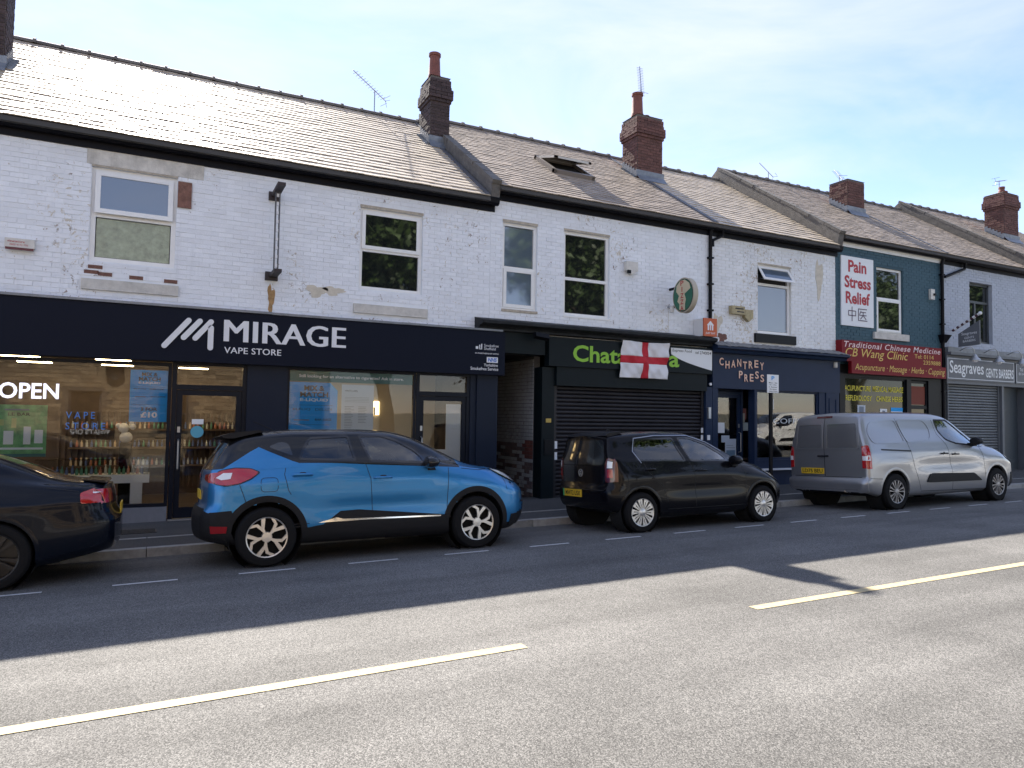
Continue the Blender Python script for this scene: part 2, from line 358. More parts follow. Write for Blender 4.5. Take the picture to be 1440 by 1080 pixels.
m_gut = M('black_gutter', (.006, .006, .009), .45, spec=.15)
m_lead = M('lead_flashing', (.20, .215, .24), .45, .4, var=.25, vs=7)
m_brick = M('red_brick', (.115, .052, .044), .85, var=.25, vs=14, rnd=.22, bump=.5, bs=90)
m_dbrick = M('sooty_brick', (.050, .033, .034), .85, var=.3, vs=14, rnd=.25, bump=.5, bs=90)
m_cmort = M('chimney_mortar', (.13, .115, .105), .9, var=.2)
m_pot = M('terracotta', (.17, .058, .042), .75, var=.25, vs=6)
m_upvc = M('white_upvc', (.80, .80, .79), .3, var=.05, vs=5)
m_dframe = M('dark_window_frame', (.05, .058, .065), .35)
m_pane = M('window_pane', (.012, .014, .014), .025, ior=1.95, bump=.035, bs=2.2)
m_panel = M('sky_tint_pane', (.10, .13, .17), .05, ior=2.3)  # blue base colour stands in for reflected sky, and for a curtain behind
m_sill = M('stone_sill', (.56, .54, .50), .8, var=.2, vs=8, bump=.4)
m_cream = M('aged_timber', (.42, .37, .30), .8, var=.3, vs=12)
m_navy = M('navy_shopfront', (.010, .016, .032), .45, var=.1, vs=2, spec=.18)
m_navy2 = M('navy_frame', (.006, .009, .017), .4, spec=.18)
m_sign = M('black_sign_panel', (.005, .008, .019), .5, spec=.12)
m_let = M('white_letters', (.74, .75, .78), .5)
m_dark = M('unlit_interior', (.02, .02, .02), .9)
m_blue = M('blue_shopfront', (.014, .027, .064), .45, var=.1, vs=3, spec=.2)
m_black = M('black_gloss_paint', (.006, .007, .010), .4, spec=.18)
m_metal = M('galvanised', (.45, .46, .47), .4, .8)
m_glass = glass_mat('shop_glass', (.95, .96, .96), .95, 1.5)
m_cglass = glass_mat('clear_upper_glass', (.9, .93, .95), 2.2, 1.5)

# ================================================================ terrace builder
YF, YR = 12.35, 16.5
def wall_part(b, x0, x1, z0, z1, mat, holes, seed, trim=None):
    mb = MB()
    for c in cells(x0, x1, z0, z1, holes): mb.box(c[0], c[1], YF, YF+.28, c[2], c[3])
    w = obj('wall', mb, m_mort[mat], b)
    pieces(w, 'brick', mat, bricks_front(x0, x1, z0, z1, YF, holes+(trim or []), seed=seed), rest_name='bricks_further')
    return w
def tiles(b, x0, x1, ez, rz, mat, expo, wid, seed, ridge=True, jit=.004):
    s = (rz-ez)/(YR-12.13); ang = math.atan(s); slope = math.hypot(rz-ez, YR-12.13)
    mb = MB(); mb.prism([(12.10, ez-.10), (12.13, ez-.02), (YR, rz-.035), (20.87, ez-.02), (20.9, ez-.10)], 'x', x0, x1)
    r = obj('roof', mb, m_rback, b)
    rnd = random.Random(seed); n = int(slope/expo); expo = slope/n; out = []
    for i in range(n):
        d = (i+.5)*expo; yc, zc = 12.13+math.cos(ang)*d, ez+math.sin(ang)*d
        x = x0-(wid/2 if i % 2 else 0)-rnd.uniform(0, .03)
        while x < x1:
            w = wid*rnd.uniform(.97, 1.0) if mat is m_tan else wid*rnd.uniform(.75, 1.15)
            a, c = max(x, x0)+.002, min(x+w, x1)-.002; x += w
            if c-a < .02: continue
            T = Matrix.Translation(((a+c)/2, yc, zc+rnd.uniform(-jit, jit))) @ Matrix.Rotation(ang-.075+rnd.uniform(-.012, .012), 4, 'X') @ Matrix.Rotation(rnd.uniform(-jit, jit), 4, 'Y')
            out.append(T @ Matrix.Diagonal((c-a, expo*1.16, .016 if mat is m_tan else .02, 1)))
    pieces(r, 'roof_tile', mat, out, rest_name='roof_tiles_further')
    # the back slope, plain
    mb = MB(); mb.prism([(YR+.02, rz-.02), (20.95, ez+.0), (20.95, ez+.02), (YR+.02, rz+.0)], 'x', x0, x1); obj('back_slope', mb, mat, r)
    # ridge: half round tiles, each with a collar
    me = MB(); pr = []
    for k in range(9):
        a = math.pi*k/8; pr.append((.11*math.cos(a), .10*math.sin(a)))
    me.prism(pr, 'x', -.5, .5); pr2 = [(p[0]*1.25, p[1]*1.28+.0) for p in pr]; me.prism(pr2, 'x', .42, .52)
    rm = me.mesh('ridge_tile', m_ridge)
    nr = int((x1-x0)/.46); L = (x1-x0)/nr
    pieces(r, 'ridge_tile', m_ridge, [Matrix.Translation((x0+(i+.5)*L, YR, rz-.04+rnd.uniform(-.006, .006))) @ Matrix.Rotation(rnd.uniform(-.01, .01), 4, 'Y') @ Matrix.Diagonal((L, 1, 1, 1)) for i in range(nr)], mesh=rm)
    return r
def gutter(b, x0, x1, ez, board=.10, bmat=None):
    mb = MB(); mb.box(x0, x1, YF-.03, YF, ez-.24, ez-.02); obj('fascia_board', mb, bmat or m_gut, b)
    mb = MB(); pr = [(12.34-.03, ez-.02), (12.34-.03, ez-.10), (12.28, ez-.135), (12.22, ez-.135), (12.18, ez-.10), (12.165, ez-.02), (12.155, ez-.02), (12.155, ez-.0), (12.18, ez-.0), (12.19, ez-.095), (12.3, ez-.1), (12.3, ez-.02)]
    mb.prism(pr, 'x', x0-.03, x1+.03); obj('gutter', mb, m_gut, b)
def coping(b, x, w, ez, rz, h=.16, seed=3):
    """raised party-wall parapet climbing the slope, capped with stone blocks"""
    s = (rz-ez)/(YR-12.13); mb = MB(); mb.prism([(12.2, ez-.3), (12.14, ez+.02), (YR, rz+h-.05), (20.85, ez+.02), (20.8, ez-.3)], 'x', x-w/2+.01, x+w/2-.01); p = obj('party_parapet', mb, m_cope, b)
    ang = math.atan(s); L = math.hypot(YR-12.1, rz-ez); n = 9; rnd = random.Random(seed); out = []
    for i in range(n):
        d = (i+.5)*L/n; out.append(Matrix.Translation((x+rnd.uniform(-.008, .008), 12.1+math.cos(ang)*d, ez+h+math.sin(ang)*d-.02+rnd.uniform(-.008, .008))) @ Matrix.Rotation(ang+rnd.uniform(-.015, .015), 4, 'X') @ Matrix.Diagonal((w, L/n-.012, .075, 1)))
    pieces(p, 'coping_stone', m_cope, out)
def chimney(b, x0, x1, y0, y1, z0, zt, mat, pots, seed, corbel=True, name='chimney'):
    mb = MB(); mb.box(x0, x1, y0, y1, z0, zt); c = obj(name, mb, m_cmort, b); out = []
    rnd = random.Random(seed); bh = .075; n = int((zt-z0)/bh)
    for r in range(n):
        g = 0
        if corbel: g = .03 if r in (n-7, n-3) else .06 if r in (n-6, n-5, n-4) else .02 if r > n-3 else 0
        za, zb = z0+r*bh+.005, z0+(r+1)*bh-.005
        for face in range(4):
            a0, a1 = ((x0, x1) if face % 2 == 0 else (y0, y1)); a0 -= g; a1 += g
            nb = max(2, int(round((a1-a0)/.225))); L = (a1-a0)/nb; t = a0-(L/2 if r % 2 else 0)
            while t < a1-.01:
                p, q = max(t, a0)+.005, min(t+L, a1)-.005; t += L
                if q-p < .03: continue
                pr = .012+g+rnd.uniform(-.003, .004)
                if face == 0: m = bx(p, q, y0-pr, y0+.05, za, zb)
                elif face == 1: m = bx(x1-.05, x1+pr, p, q, za, zb)
                elif face == 2: m = bx(p, q, y1-.05, y1+pr, za, zb)
                else: m = bx(x0-pr, x0+.05, p, q, za, zb)
                out.append(m)
    pieces(c, 'brick', mat, out, rest_name='bricks_further')
    mb = MB(); cx, cy = (x0+x1)/2, (y0+y1)/2; mb.add([(x0-.02, y0-.02, zt), (x1+.02, y0-.02, zt), (x1+.02, y1+.02, zt), (x0-.02, y1+.02, zt), (cx-.1, cy-.1, zt+.12), (cx+.1, cy-.1, zt+.12), (cx+.1, cy+.1, zt+.12), (cx-.1, cy+.1, zt+.12)], [(0,1,5,4),(1,2,6,5),(2,3,7,6),(3,0,4,7),(4,5,6,7)]); obj('mortar_cap', mb, m_cmort, c)
    for px, py, h, rr in pots:
        mb = MB(); mb.lathe([(rr*1.12, zt+.03), (rr*1.1, zt+.1), (rr, zt+.13), (rr*.86, zt+h-.07), (rr*1.02, zt+h-.06), (rr*1.02, zt+h), (rr*.72, zt+h), (rr*.70, zt+.2)], 20, (px, py, 0)); obj('chimney_pot', mb, m_pot, c, smooth=40)
    return c
def flashing(c, x0, x1, y0, y1, ez, s, mat=None):
    """stepped lead where the stack meets the slope"""
    mb = MB(); rz = lambda y: ez+s*(y-12.13)
    mb.add([(x0-.05, y0-.18, rz(y0-.18)+.03), (x1+.05, y0-.18, rz(y0-.18)+.03), (x1+.05, y0-.02, rz(y0)+.10), (x0-.05, y0-.02, rz(y0)+.10), (x0-.05, y0-.03, rz(y0)+.22), (x1+.05, y0-.03, rz(y0)+.22)], [(0,1,2,3), (3,2,5,4)])
    n = 6
    for i in range(n):
        a, q = y0+(y1-y0)*i/n, y0+(y1-y0)*(i+1)/n
        for xx, d in ((x0, -.022), (x1, .022)):
            mb.box(min(xx, xx+d), max(xx, xx+d), a, q, rz(a)-.02, rz(q)+.16)
            mb.box(min(xx, xx+d*6), max(xx, xx+d*6), a, q, rz(a)-.02, rz(a)+.05)
    obj('lead_flashing', mb, mat or m_lead, c)
def window(b, x0, x1, z0, z1, split, fm=None, pm=None, pm2=None, opener='top', fw=.062, sill=None, lintel=None, rec=.05, tilt=0, y=YF):
    fm = fm or m_upvc; pm = pm or m_pane; pm2 = pm2 or pm; yf = y+rec
    mb = MB(); mb.box(x0, x0+fw, yf, yf+.07, z0, z1); mb.box(x1-fw, x1, yf, yf+.07, z0, z1); mb.box(x0+fw, x1-fw, yf+.001, yf+.07, z1-fw, z1); mb.box(x0+fw, x1-fw, yf+.001, yf+.07, z0, z0+fw)
    mb.box(x0+fw, x1-fw, yf+.001, yf+.07, split-fw*.5, split+fw*.5)
    w = obj('window', mb, fm, b)
    for k, (a, c) in enumerate(((z0+fw, split-fw*.5), (split+fw*.5, z1-fw))):
        top = k == 1; op = (opener == 'top' and top) or (opener == 'bottom' and not top)
        g = fw*.75 if op else .012
        pv_ = (x0+fw, yf-.01, c) if op else None
        T = (lambda p: p)
        if op and tilt:
            ca, sa = math.cos(tilt), math.sin(tilt)
            T = lambda p: (p[0], yf-.012+(p[1]-yf)*ca-(c-p[2])*sa, c-(c-p[2])*ca-(p[1]-yf)*sa)
        if op:
            s = MB(); e = .018
            for q in ((x0+fw-e, x0+fw+g, a-e, c+e), (x1-fw-g, x1-fw+e, a-e, c+e), (x0+fw+g, x1-fw-g, c-g, c+e), (x0+fw+g, x1-fw-g, a-e, a+g)): s.box(q[0], q[1], yf-.022, yf-.001, q[2], q[3])
            s.v = [T(p) for p in s.v]; obj('sash', s, fm, w)
            if tilt:
                s = MB(); s.tube([T((x0+fw+.1, yf, a)), (x0+fw+.1, yf+.03, a+.12)], .006, 5); s.tube([T((x1-fw-.1, yf, a)), (x1-fw-.1, yf+.03, a+.12)], .006, 5); obj('stay', s, m_metal, w)
                s = MB(); s.box(x0+fw, x1-fw, yf+.05, yf+.06, a, c); obj('room_behind', s, m_dark, w)
        q = MB(); yy = (yf-.008) if op else yf+.03
        q.box(x0+fw+g*.9, x1-fw-g*.9, yy, yy+.006, a+g*.9, c-g*.9); q.v = [T(p) for p in q.v]; obj('pane', q, pm2 if top else pm, w)
    if sill: s = MB(); s.box(x0-sill[0], x1+sill[0], y-sill[1], y+.04, z0-sill[2], z0-.004); obj('sill', s, sill[3] if len(sill) > 3 else m_sill, w)
    if lintel: s = MB(); s.box(x0-.005, x1+.005, y-.012, y+.05, z1+.002, z1+lintel*.7); obj('window_head', s, m_cream, w)
    return w
def downpipe(b, pts, r=.038, brackets=()):
    mb = MB(); mb.tube(pts, r, 10)
    for z in brackets: mb.box(pts[-1][0]-.06, pts[-1][0]+.06, pts[-1][1]-.05, YF, z-.02, z+.02)
    return obj('downpipe', mb, m_gut, b, smooth=40)

# ---------------------------------------------------------------- the six houses of the terrace
def house(name, x0, x1, label, group='terraced shops along the street'):
    return thing(name, ((x0+x1)/2, YF, gz((x0+x1)/2, YF)), label, 'building', group)
X1, X2, X3, X4, X5, X6 = 5.72, 11.27, 15.42, 19.74, 24.06, 31.0
b1 = house('terraced_shop', -6, X1, 'long white brick building with navy shopfront and pale tiled roof')
b2 = house('terraced_shop', X1, X2, 'white brick building over a closed black roller shutter and side passage')
b3 = house('terraced_shop', X2, X3, 'peeling white brick building above a blue shopfront')
b4 = house('terraced_shop', X3, X4, 'teal painted brick building with red shop boards')
b5 = house('terraced_shop', X4, X5, 'pale grey painted brick building with grey shutter below')
b6 = house('terraced_shop', X5, X6, 'building at the far right edge beyond the grey painted one')
E1, R1, E2, R2, E4, R4, E6, R6 = 5.92, 8.93, 6.17, 9.10, 6.47, 9.45, 6.75, 9.71
W = [(-.93, .24, 3.98, 5.42), (3.18, 4.35, 3.94, 5.40), (5.99, 6.76, 3.82, 5.53), (7.38, 8.50, 3.80, 5.54), (12.73, 13.84, 3.80, 5.45), (17.01, 18.09, 4.10, 5.85), (21.10, 22.22, 4.08, 5.86)]
# upper walls
wall_part(b1, -6, X1, 3.30, E1-.02, m_white, W[:2]+[(-4.6, -3.4, 3.98, 5.42)], 1, [(-1.03, .33, 3.53, 3.71), (3.07, 4.47, 3.50, 3.68), (.24, .46, 4.95, 5.38), (-1.0, .62, 5.45, 5.80), (-.95, .26, 5.42, 5.50), (3.16, 4.37, 5.40, 5.48)])
wall_part(b2, X1, X2, 3.25, E2-.02, m_white, W[2:4], 2, [(5.97, 6.78, 5.53, 5.62), (7.36, 8.52, 5.54, 5.62)])
wall_part(b3, X2, X3, 3.25, E2-.02, m_white2, W[4:5], 3, [(12.6, 13.98, 3.56, 3.80)])
wall_part(b4, X3, X4, 3.2, E4-.1, m_teal, W[5:6], 4, [(16.88, 18.38, 3.9, 4.10)])
wall_part(b5, X4, X5, 3.3, E4-.02, m_grey, W[6:7], 5)
wall_part(b6, X5, X6, .0, E6-.02, m_white2, [], 6)
# side, back and inner walls that carry the roofs
for b, x0, x1, e in ((b1, -6, X1, E1), (b2, X1, X2, E2), (b3, X2, X3, E2), (b4, X3, X4, E4), (b5, X4, X5, E4), (b6, X5, X6, E6)):
    mb = MB(); mb.box(x0, x0+.12, YF+.29, 20.6, (3.0 if b is b2 else -.3), e-.05); mb.box(x1-.12, x1, YF+.29, 20.6, -.3, e-.05); mb.box(x0+.12, x1-.12, 20.4, 20.6, -.3, e-.05)
    obj('flank_walls', mb, m_dbrick, b)
    mb = MB(); mb.box(x0+.12, x1-.12, YF+.29, 20.4, 3.02, 3.2); obj('upper_floor', mb, m_dark, b)
# rendered repair above the first window, vent, sills
mb = MB(); mb.box(-1.0, .62, YF-.014, YF+.02, 5.45, 5.80); obj('render_patch', mb, M('grey_render', (.60, .58, .54), .9, var=.3, vs=5, streak=.2, bump=.5), b1)
mb = MB(); mb.box(.25, .45, YF-.035, YF+.02, 4.96, 5.37); obj('vent_block', mb, M('rusty_block', (.20, .10, .075), .85, var=.4, vs=14, bump=.6), b1)
for x0, x1, z0, z1 in ((-1.01, .31, 3.54, 3.70), (3.09, 4.46, 3.51, 3.67)):
    mb = MB(); mb.box(x0, x1, YF-.05, YF+.03, z0, z1); obj('stone_sill', mb, m_sill, b1)
mb = MB(); mb.box(12.62, 13.96, YF-.06, YF+.03, 3.57, 3.78); obj('stone_sill', mb, m_black, b3)
# exposed bricks and worn plaster patches
m_bare = M('bare_brick', (.17, .085, .065), .9, var=.35, vs=30, bump=.5)
for x, z in ((-.93, 3.86), (-.98, 3.78), (-.80, 3.76), (-.38, 3.75), (.10, 3.74)):
    mb = MB(); mb.box(x, x+.19, YF-.013, YF+.02, z, z+.055); obj('bare_brick', mb, m_bare, b1)
m_plast = M('cream_plaster', (.60, .55, .46), .9, var=.15, vs=9, bump=.3)
def blob(b, name, cx, cz, rx, rz_, mat, seed, y=YF-.0125, th=.006):
    rnd = random.Random(seed); pts = []
    for k in range(26):
        a = 2*math.pi*k/26; q = 1+.28*math.sin(3*a+rnd.random())+rnd.uniform(-.14, .14); pts.append((cx+rx*q*math.cos(a), cz+rz_*q*math.sin(a)))
    mb = MB(); mb.prism(pts, 'y', y, y+th); obj(name, mb, mat, b)
blob(b1, 'bare_plaster', 2.45, 3.83, .17, .10, m_plast, 1); blob(b1, 'bare_plaster', 2.74, 3.86, .17, .07, m_plast, 2)
blob(b1, 'rust_stain', 1.71, 3.62, .055, .24, M('rust', (.36, .22, .10), .9, var=.4, vs=20), 4)
blob(b3, 'bare_plaster', 11.48, 3.95, .12, .2, m_plast, 5); blob(b3, 'bare_plaster', 11.62, 3.60, .12, .12, m_bare, 6); blob(b3, 'bare_plaster', 14.82, 5.3, .13, .45, m_plast, 7)
# windows
m_cur = M('blue_curtain', (.16, .20, .30), .9, var=.1)
m_film = M('frosted_film', (.30, .34, .24), .35, var=.35, vs=9, bump=.6, bs=40, ior=1.7)
window(b1, *W[0][:2], *W[0][2:], 4.70, pm=m_film, pm2=m_panel, lintel=.07, tilt=.05, fw=.07)
window(b1, -4.6, -3.4, 3.98, 5.42, 4.70)
window(b1, *W[1][:2], *W[1][2:], 4.66, lintel=.07)
window(b2, *W[2][:2], *W[2][2:], 4.64, pm=m_panel, opener='bottom', lintel=.07, sill=(.01, .03, .05, m_cream))
window(b2, *W[3][:2], *W[3][2:], 4.57, lintel=.06, opener='none', sill=(.01, .02, .035, m_upvc))
window(b3, *W[4][:2], *W[4][2:], 4.98, pm=m_panel, pm2=m_panel, tilt=.55, lintel=.04)
window(b4, *W[5][:2], *W[5][2:], 5.02, opener='bottom', sill=(.17, .07, .18))
window(b5, *W[6][:2], *W[6][2:], 5.30, fm=m_dframe, opener='none', rec=.10, fw=.07)
mb = MB(); mb.box(21.50, 21.57, YF+.10, YF+.16, 4.15, 5.27); obj('mullion', mb, m_dframe, b5)
mb = MB()
# roofs, gutters, parapets
tiles(b1, -6, X1-.11, E1, R1, m_tan, .20, .31, 11); tiles(b2, X1+.11, X2, E2, R2, m_slate, .155, .26, 12); tiles(b3, X2, X3-.11, E2, R2, m_tan, .20, .31, 13)
tiles(b4, X3+.11, X4, E4, R4, m_slate, .155, .26, 14); tiles(b5, X4, X5-.12, E4, R4, m_slate, .17, .27, 15); tiles(b6, X5+.12, X6, E6, R6, m_slate, .17, .27, 16)
gutter(b1, -6, X1+.08, E1); gutter(b2, X1+.02, X2, E2); gutter(b3, X2, X3+.06, E2); gutter(b4, X3+.03, X4, E4, bmat=m_upvc); gutter(b5, X4, X5+.03, E4); gutter(b6, X5+.06, X6, E6)
coping(b2, X1+.02, .20, E2, R2, .05, 3); coping(b4, X3+.0, .21, E4, R4, .05, 5); coping(b6, X5, .19, E6, R6, .04, 6)
# lead valley where two roofs of one height meet, and a dark stained seam below the stack
def seam(b, x, ez, rz, y1, w=.12):
    s = (rz-ez)/(YR-12.13); mb = MB(); mb.add([(x-w, 12.13, ez+.035), (x+w, 12.13, ez+.035), (x+w, y1, ez+s*(y1-12.13)+.035), (x-w, y1, ez+s*(y1-12.13)+.035), (x-w, 12.13, ez), (x+w, 12.13, ez), (x+w, y1, ez+s*(y1-12.13)), (x-w, y1, ez+s*(y1-12.13))], [(0,1,2,3),(0,1,5,4),(1,2,6,5),(3,0,4,7)]); obj('lead_seam', mb, m_dlead, b)
m_dlead = M('dark_lead', (.10, .10, .11), .6, .2, var=.3, vs=5)
seam(b2, X2-.02, E2, R2, YR-.1, .07); seam(b4, X4-.02, E4, R4, YR-.1, .07); seam(b1, X1-.16, E1, R1, YR-.1, .05)
# chimneys
sl1, sl2, sl4, sl6 = (R1-E1)/4.37, (R2-E2)/4.37, (R4-E4)/4.37, (R6-E6)/4.37
c = chimney(b2, 5.34, 5.78, 14.8, 15.45, 7.5, 9.36, m_dbrick, [(5.50, 15.05, .62, .135)], 21); flashing(c, 5.34, 5.78, 14.8, 15.45, E1, sl1)
c = chimney(b2, 11.03, 11.83, 14.8, 15.45, 7.5, 9.66, m_brick, [(11.2, 15.05, .66, .15), (11.6, 15.2, .16, .13)], 22); flashing(c, 11.03, 11.83, 14.8, 15.45, E2, sl2)
c = chimney(b1, -3.3, -2.42, 14.3, 15.0, 7.0, 9.9, m_dbrick, [(-2.8, 14.6, .6, .15)], 23); flashing(c, -3.3, -2.42, 14.3, 15.0, E1, sl1)
c = chimney(b4, 18.62, 19.36, 14.45, 15.1, 7.7, 9.1, m_brick, [], 24, corbel=False); flashing(c, 18.62, 19.36, 14.45, 15.1, E4, sl4)
c = chimney(b6, 26.35, 27.2, 14.2, 14.85, 7.8, 9.85, m_brick, [(26.6, 14.4, .26, .1), (26.95, 14.5, .18, .1)], 25); flashing(c, 26.35, 27.2, 14.2, 14.85, E6, sl6)
# roof window, propped open
s = sl2; rw = lambda x, y, o=0: (x, y-o*.55, E2+s*(y-12.13)+o*.84)
mb = MB()
for a in (((7.86, 13.66), (7.94, 14.6)), ((8.88, 13.66), (8.96, 14.6)), ((7.86, 13.66), (8.96, 13.74)), ((7.86, 14.52), (8.96, 14.6))):
    (x0, y0), (x1, y1) = a; vs = [rw(x0, y0, -.02), rw(x1, y0, -.02), rw(x1, y1, -.02), rw(x0, y1, -.02), rw(x0, y0, .10), rw(x1, y0, .10), rw(x1, y1, .10), rw(x0, y1, .10)]
    mb.add(vs, [(0,3,2,1),(4,5,6,7),(0,1,5,4),(1,2,6,5),(2,3,7,6),(3,0,4,7)])
rwf = obj('roof_window', mb, M('roof_window_frame', (.22, .19, .17), .5, .3), b2)
mb = MB(); mb.add([rw(7.94, 13.74, .02), rw(8.88, 13.74, .02), rw(8.88, 14.52, .02), rw(7.94, 14.52, .02)], [(0,1,2,3)]); obj('opening', mb, m_dark, rwf)
mb = MB()
def tl(x, u, o=0):
    y0, z0 = 14.35, E2+s*(14.35-12.13)+.13; return (x, y0-u*.97, z0-u*.30+o)
for a, c_, d0, d1 in ((7.93, 8.0, -.2, .68), (8.82, 8.89, -.2, .68), (7.93, 8.89, -.2, -.13), (7.93, 8.89, .61, .68)): mb.add([tl(a, d0), tl(c_, d0), tl(c_, d1), tl(a, d1), tl(a, d0, .05), tl(c_, d0, .05), tl(c_, d1, .05), tl(a, d1, .05)], [(0,3,2,1),(4,5,6,7),(0,1,5,4),(1,2,6,5),(2,3,7,6),(3,0,4,7)])
obj('sash', mb, M('pale_sash', (.5, .48, .44), .5), rwf)
mb = MB(); mb.add([tl(8.0, -.13, .03), tl(8.82, -.13, .03), tl(8.82, .61, .03), tl(8.0, .61, .03), tl(8.0, -.13, .02), tl(8.82, -.13, .02), tl(8.82, .61, .02), tl(8.0, .61, .02)], [(0,3,2,1),(4,5,6,7)]); obj('pane', mb, m_pane, rwf)
# rainwater pipes
downpipe(b3, [(11.55, 12.24, E2-.1), (11.55, 12.26, E2-.22), (11.28, 12.28, E2-.36), (11.28, 12.28, E2-.5)], .035)
downpipe(b2, [(11.22, 12.24, E2-.1), (11.22, 12.29, E2-.2), (11.22, 12.29, 3.45)], .042, (5.4, 4.8, 4.2))
downpipe(b4, [(19.72, 12.24, E4-.1), (19.72, 12.28, E4-.25), (19.72, 12.28, .3)], .045, (5.9, 5.2, 4.5, 2.6))
downpipe(b5, [(20.75, 12.24, E4-.1), (20.75, 12.27, E4-.3), (19.84, 12.28, E4-.62)], .04)
mb = MB(); mb.add([(19.6, 12.16, 4.2), (19.95, 12.16, 4.2), (19.95, 12.35, 4.2), (19.6, 12.35, 4.2), (19.68, 12.24, 3.98), (19.82, 12.24, 3.98), (19.82, 12.35, 3.98), (19.68, 12.35, 3.98)], [(0,1,2,3),(4,7,6,5),(0,4,5,1),(1,5,6,2),(2,6,7,3),(3,7,4,0)]); obj('rain_hopper', mb, m_gut, b4)
# ================================================================ shopfronts (parts of their houses)
def part(b, name, mat, *boxes, smooth=False):
    mb = MB()
    for q in boxes: mb.box(*q)
    return obj(name, mb, mat, b, smooth)
def shopwin(b, x0, x1, z0, z1, y, fm, gm, fw=.05, bars=(), name='shop_window'):
    mb = MB(); mb.box(x0, x0+fw, y, y+.07, z0, z1); mb.box(x1-fw, x1, y, y+.07, z0, z1); mb.box(x0+fw, x1-fw, y+.001, y+.07, z1-fw, z1); mb.box(x0+fw, x1-fw, y+.001, y+.07, z0, z0+fw)
    for q in bars: mb.box(q-fw/2, q+fw/2, y+.001, y+.07, z0+fw, z1-fw)
    w = obj(name, mb, fm, b); p = MB(); p.box(x0+fw*.9, x1-fw*.9, y+.03, y+.038, z0+fw*.9, z1-fw*.9); obj('pane', p, gm, w); return w
def shopdoor(b, x0, x1, z0, z1, zt, y, fm, gm, panel=None, handle='left'):
    """frame with a glazed light over a glazed door leaf"""
    mb = MB(); fw = .065
    mb.box(x0, x0+fw, y, y+.09, z0, z1); mb.box(x1-fw, x1, y, y+.09, z0, z1); mb.box(x0+fw, x1-fw, y+.001, y+.09, z1-fw*.6, z1); mb.box(x0+fw, x1-fw, y+.001, y+.09, zt-fw, zt+fw*.2)
    d = obj('shop_door', mb, fm, b); p = MB(); p.box(x0+fw*.9, x1-fw*.9, y+.04, y+.048, zt, z1-.03); obj('fanlight', p, gm, d)
    a, c, f2 = x0+fw+.004, x1-fw-.004, .085; mb = MB(); lo, hi = z0+.015, zt-fw-.004
    mb.box(a, a+f2, y+.02, y+.07, lo, hi); mb.box(c-f2, c, y+.02, y+.07, lo, hi); mb.box(a+f2, c-f2, y+.021, y+.07, hi-f2, hi); mb.box(a+f2, c-f2, y+.021, y+.07, lo, lo+.16); lf = obj('door_leaf', mb, fm, d)
    p = MB(); p.box(a+f2*.9, c-f2*.9, y+.04, y+.048, lo+.15, hi-f2*.9); obj('door_pane', p, gm, d)
    hx = a+.045 if handle == 'left' else c-.045
    mb = MB(); mb.tube([(hx, y+.02, lo+.75), (hx, y-.05, lo+.77), (hx, y-.05, lo+1.2), (hx, y+.02, lo+1.22)], .012, 8); mb.box(hx-.02, hx+.02, y+.012, y+.021, lo+1.33, lo+1.42); obj('door_handle', mb, m_metal, d, smooth=40)
    mb = MB(); mb.box(x0, x1, y-.05, y+.09, z0-.04, z0+.0); obj('threshold', mb, m_metal, d)
    return d
# ---- the long navy shop (b1)
yS = 12.30
m_stall = M('grey_stall_stone', (.20, .20, .21), .7, var=.15, vs=4)
part(b1, 'pilaster', m_navy, (1.37, 2.0, 12.26, 12.6, gz(1.7, 12)-.1, 2.52)); part(b1, 'pilaster', m_navy, (5.33, 5.45, 12.28, 12.6, 0, 2.52), (5.45, 5.88, 12.24, 12.6, 0, 2.52))
st = part(b1, 'stall_riser', m_navy2, (-6, .26, 12.30, 12.5, -.25, .0), (2.0, 4.26, 12.30, 12.5, -.2, .03))
pieces(st, 'stone_panel', m_stall, [bx(x, min(x+.905, .255), 12.27, 12.46, .0+gz(x, 12.3)-.02, .255) for x in (-5.05, -4.14, -3.16, -2.25, -1.255, -.345)]+[bx(x, x+.735, 12.27, 12.46, .05, .27) for x in (2.01, 2.755, 3.50)])
w1 = shopwin(b1, -6, .26, .26, 2.48, yS, m_navy2, m_glass, .05, (-2.9,)); shopdoor(b1, .27, 1.37, .055, 2.50, 2.14, yS, m_navy2, m_glass)
w2 = shopwin(b1, 2.0, 4.26, .28, 2.50, yS, m_navy2, m_glass, .045); d2 = shopdoor(b1, 4.27, 5.33, .1, 2.50, 2.15, yS, m_navy2, m_glass)
part(b1, 'white_door_panel', M('white_panel', (.62, .65, .68), .5), (4.88, 5.24, yS+.055, yS+.062, .3, 1.94), (4.44, 4.88, yS+.055, yS+.062, .3, 1.10))
part(b1, 'fascia_backing', m_navy, (-6, 5.7, 12.2, 12.36, 2.50, 3.36)); part(b1, 'lead_capping', m_lead, (-6, 1.7, 12.08, 12.37, 3.335, 3.372), (1.7, 3.9, 12.085, 12.37, 3.330, 3.368), (3.9, 5.9, 12.08, 12.37, 3.334, 3.370))
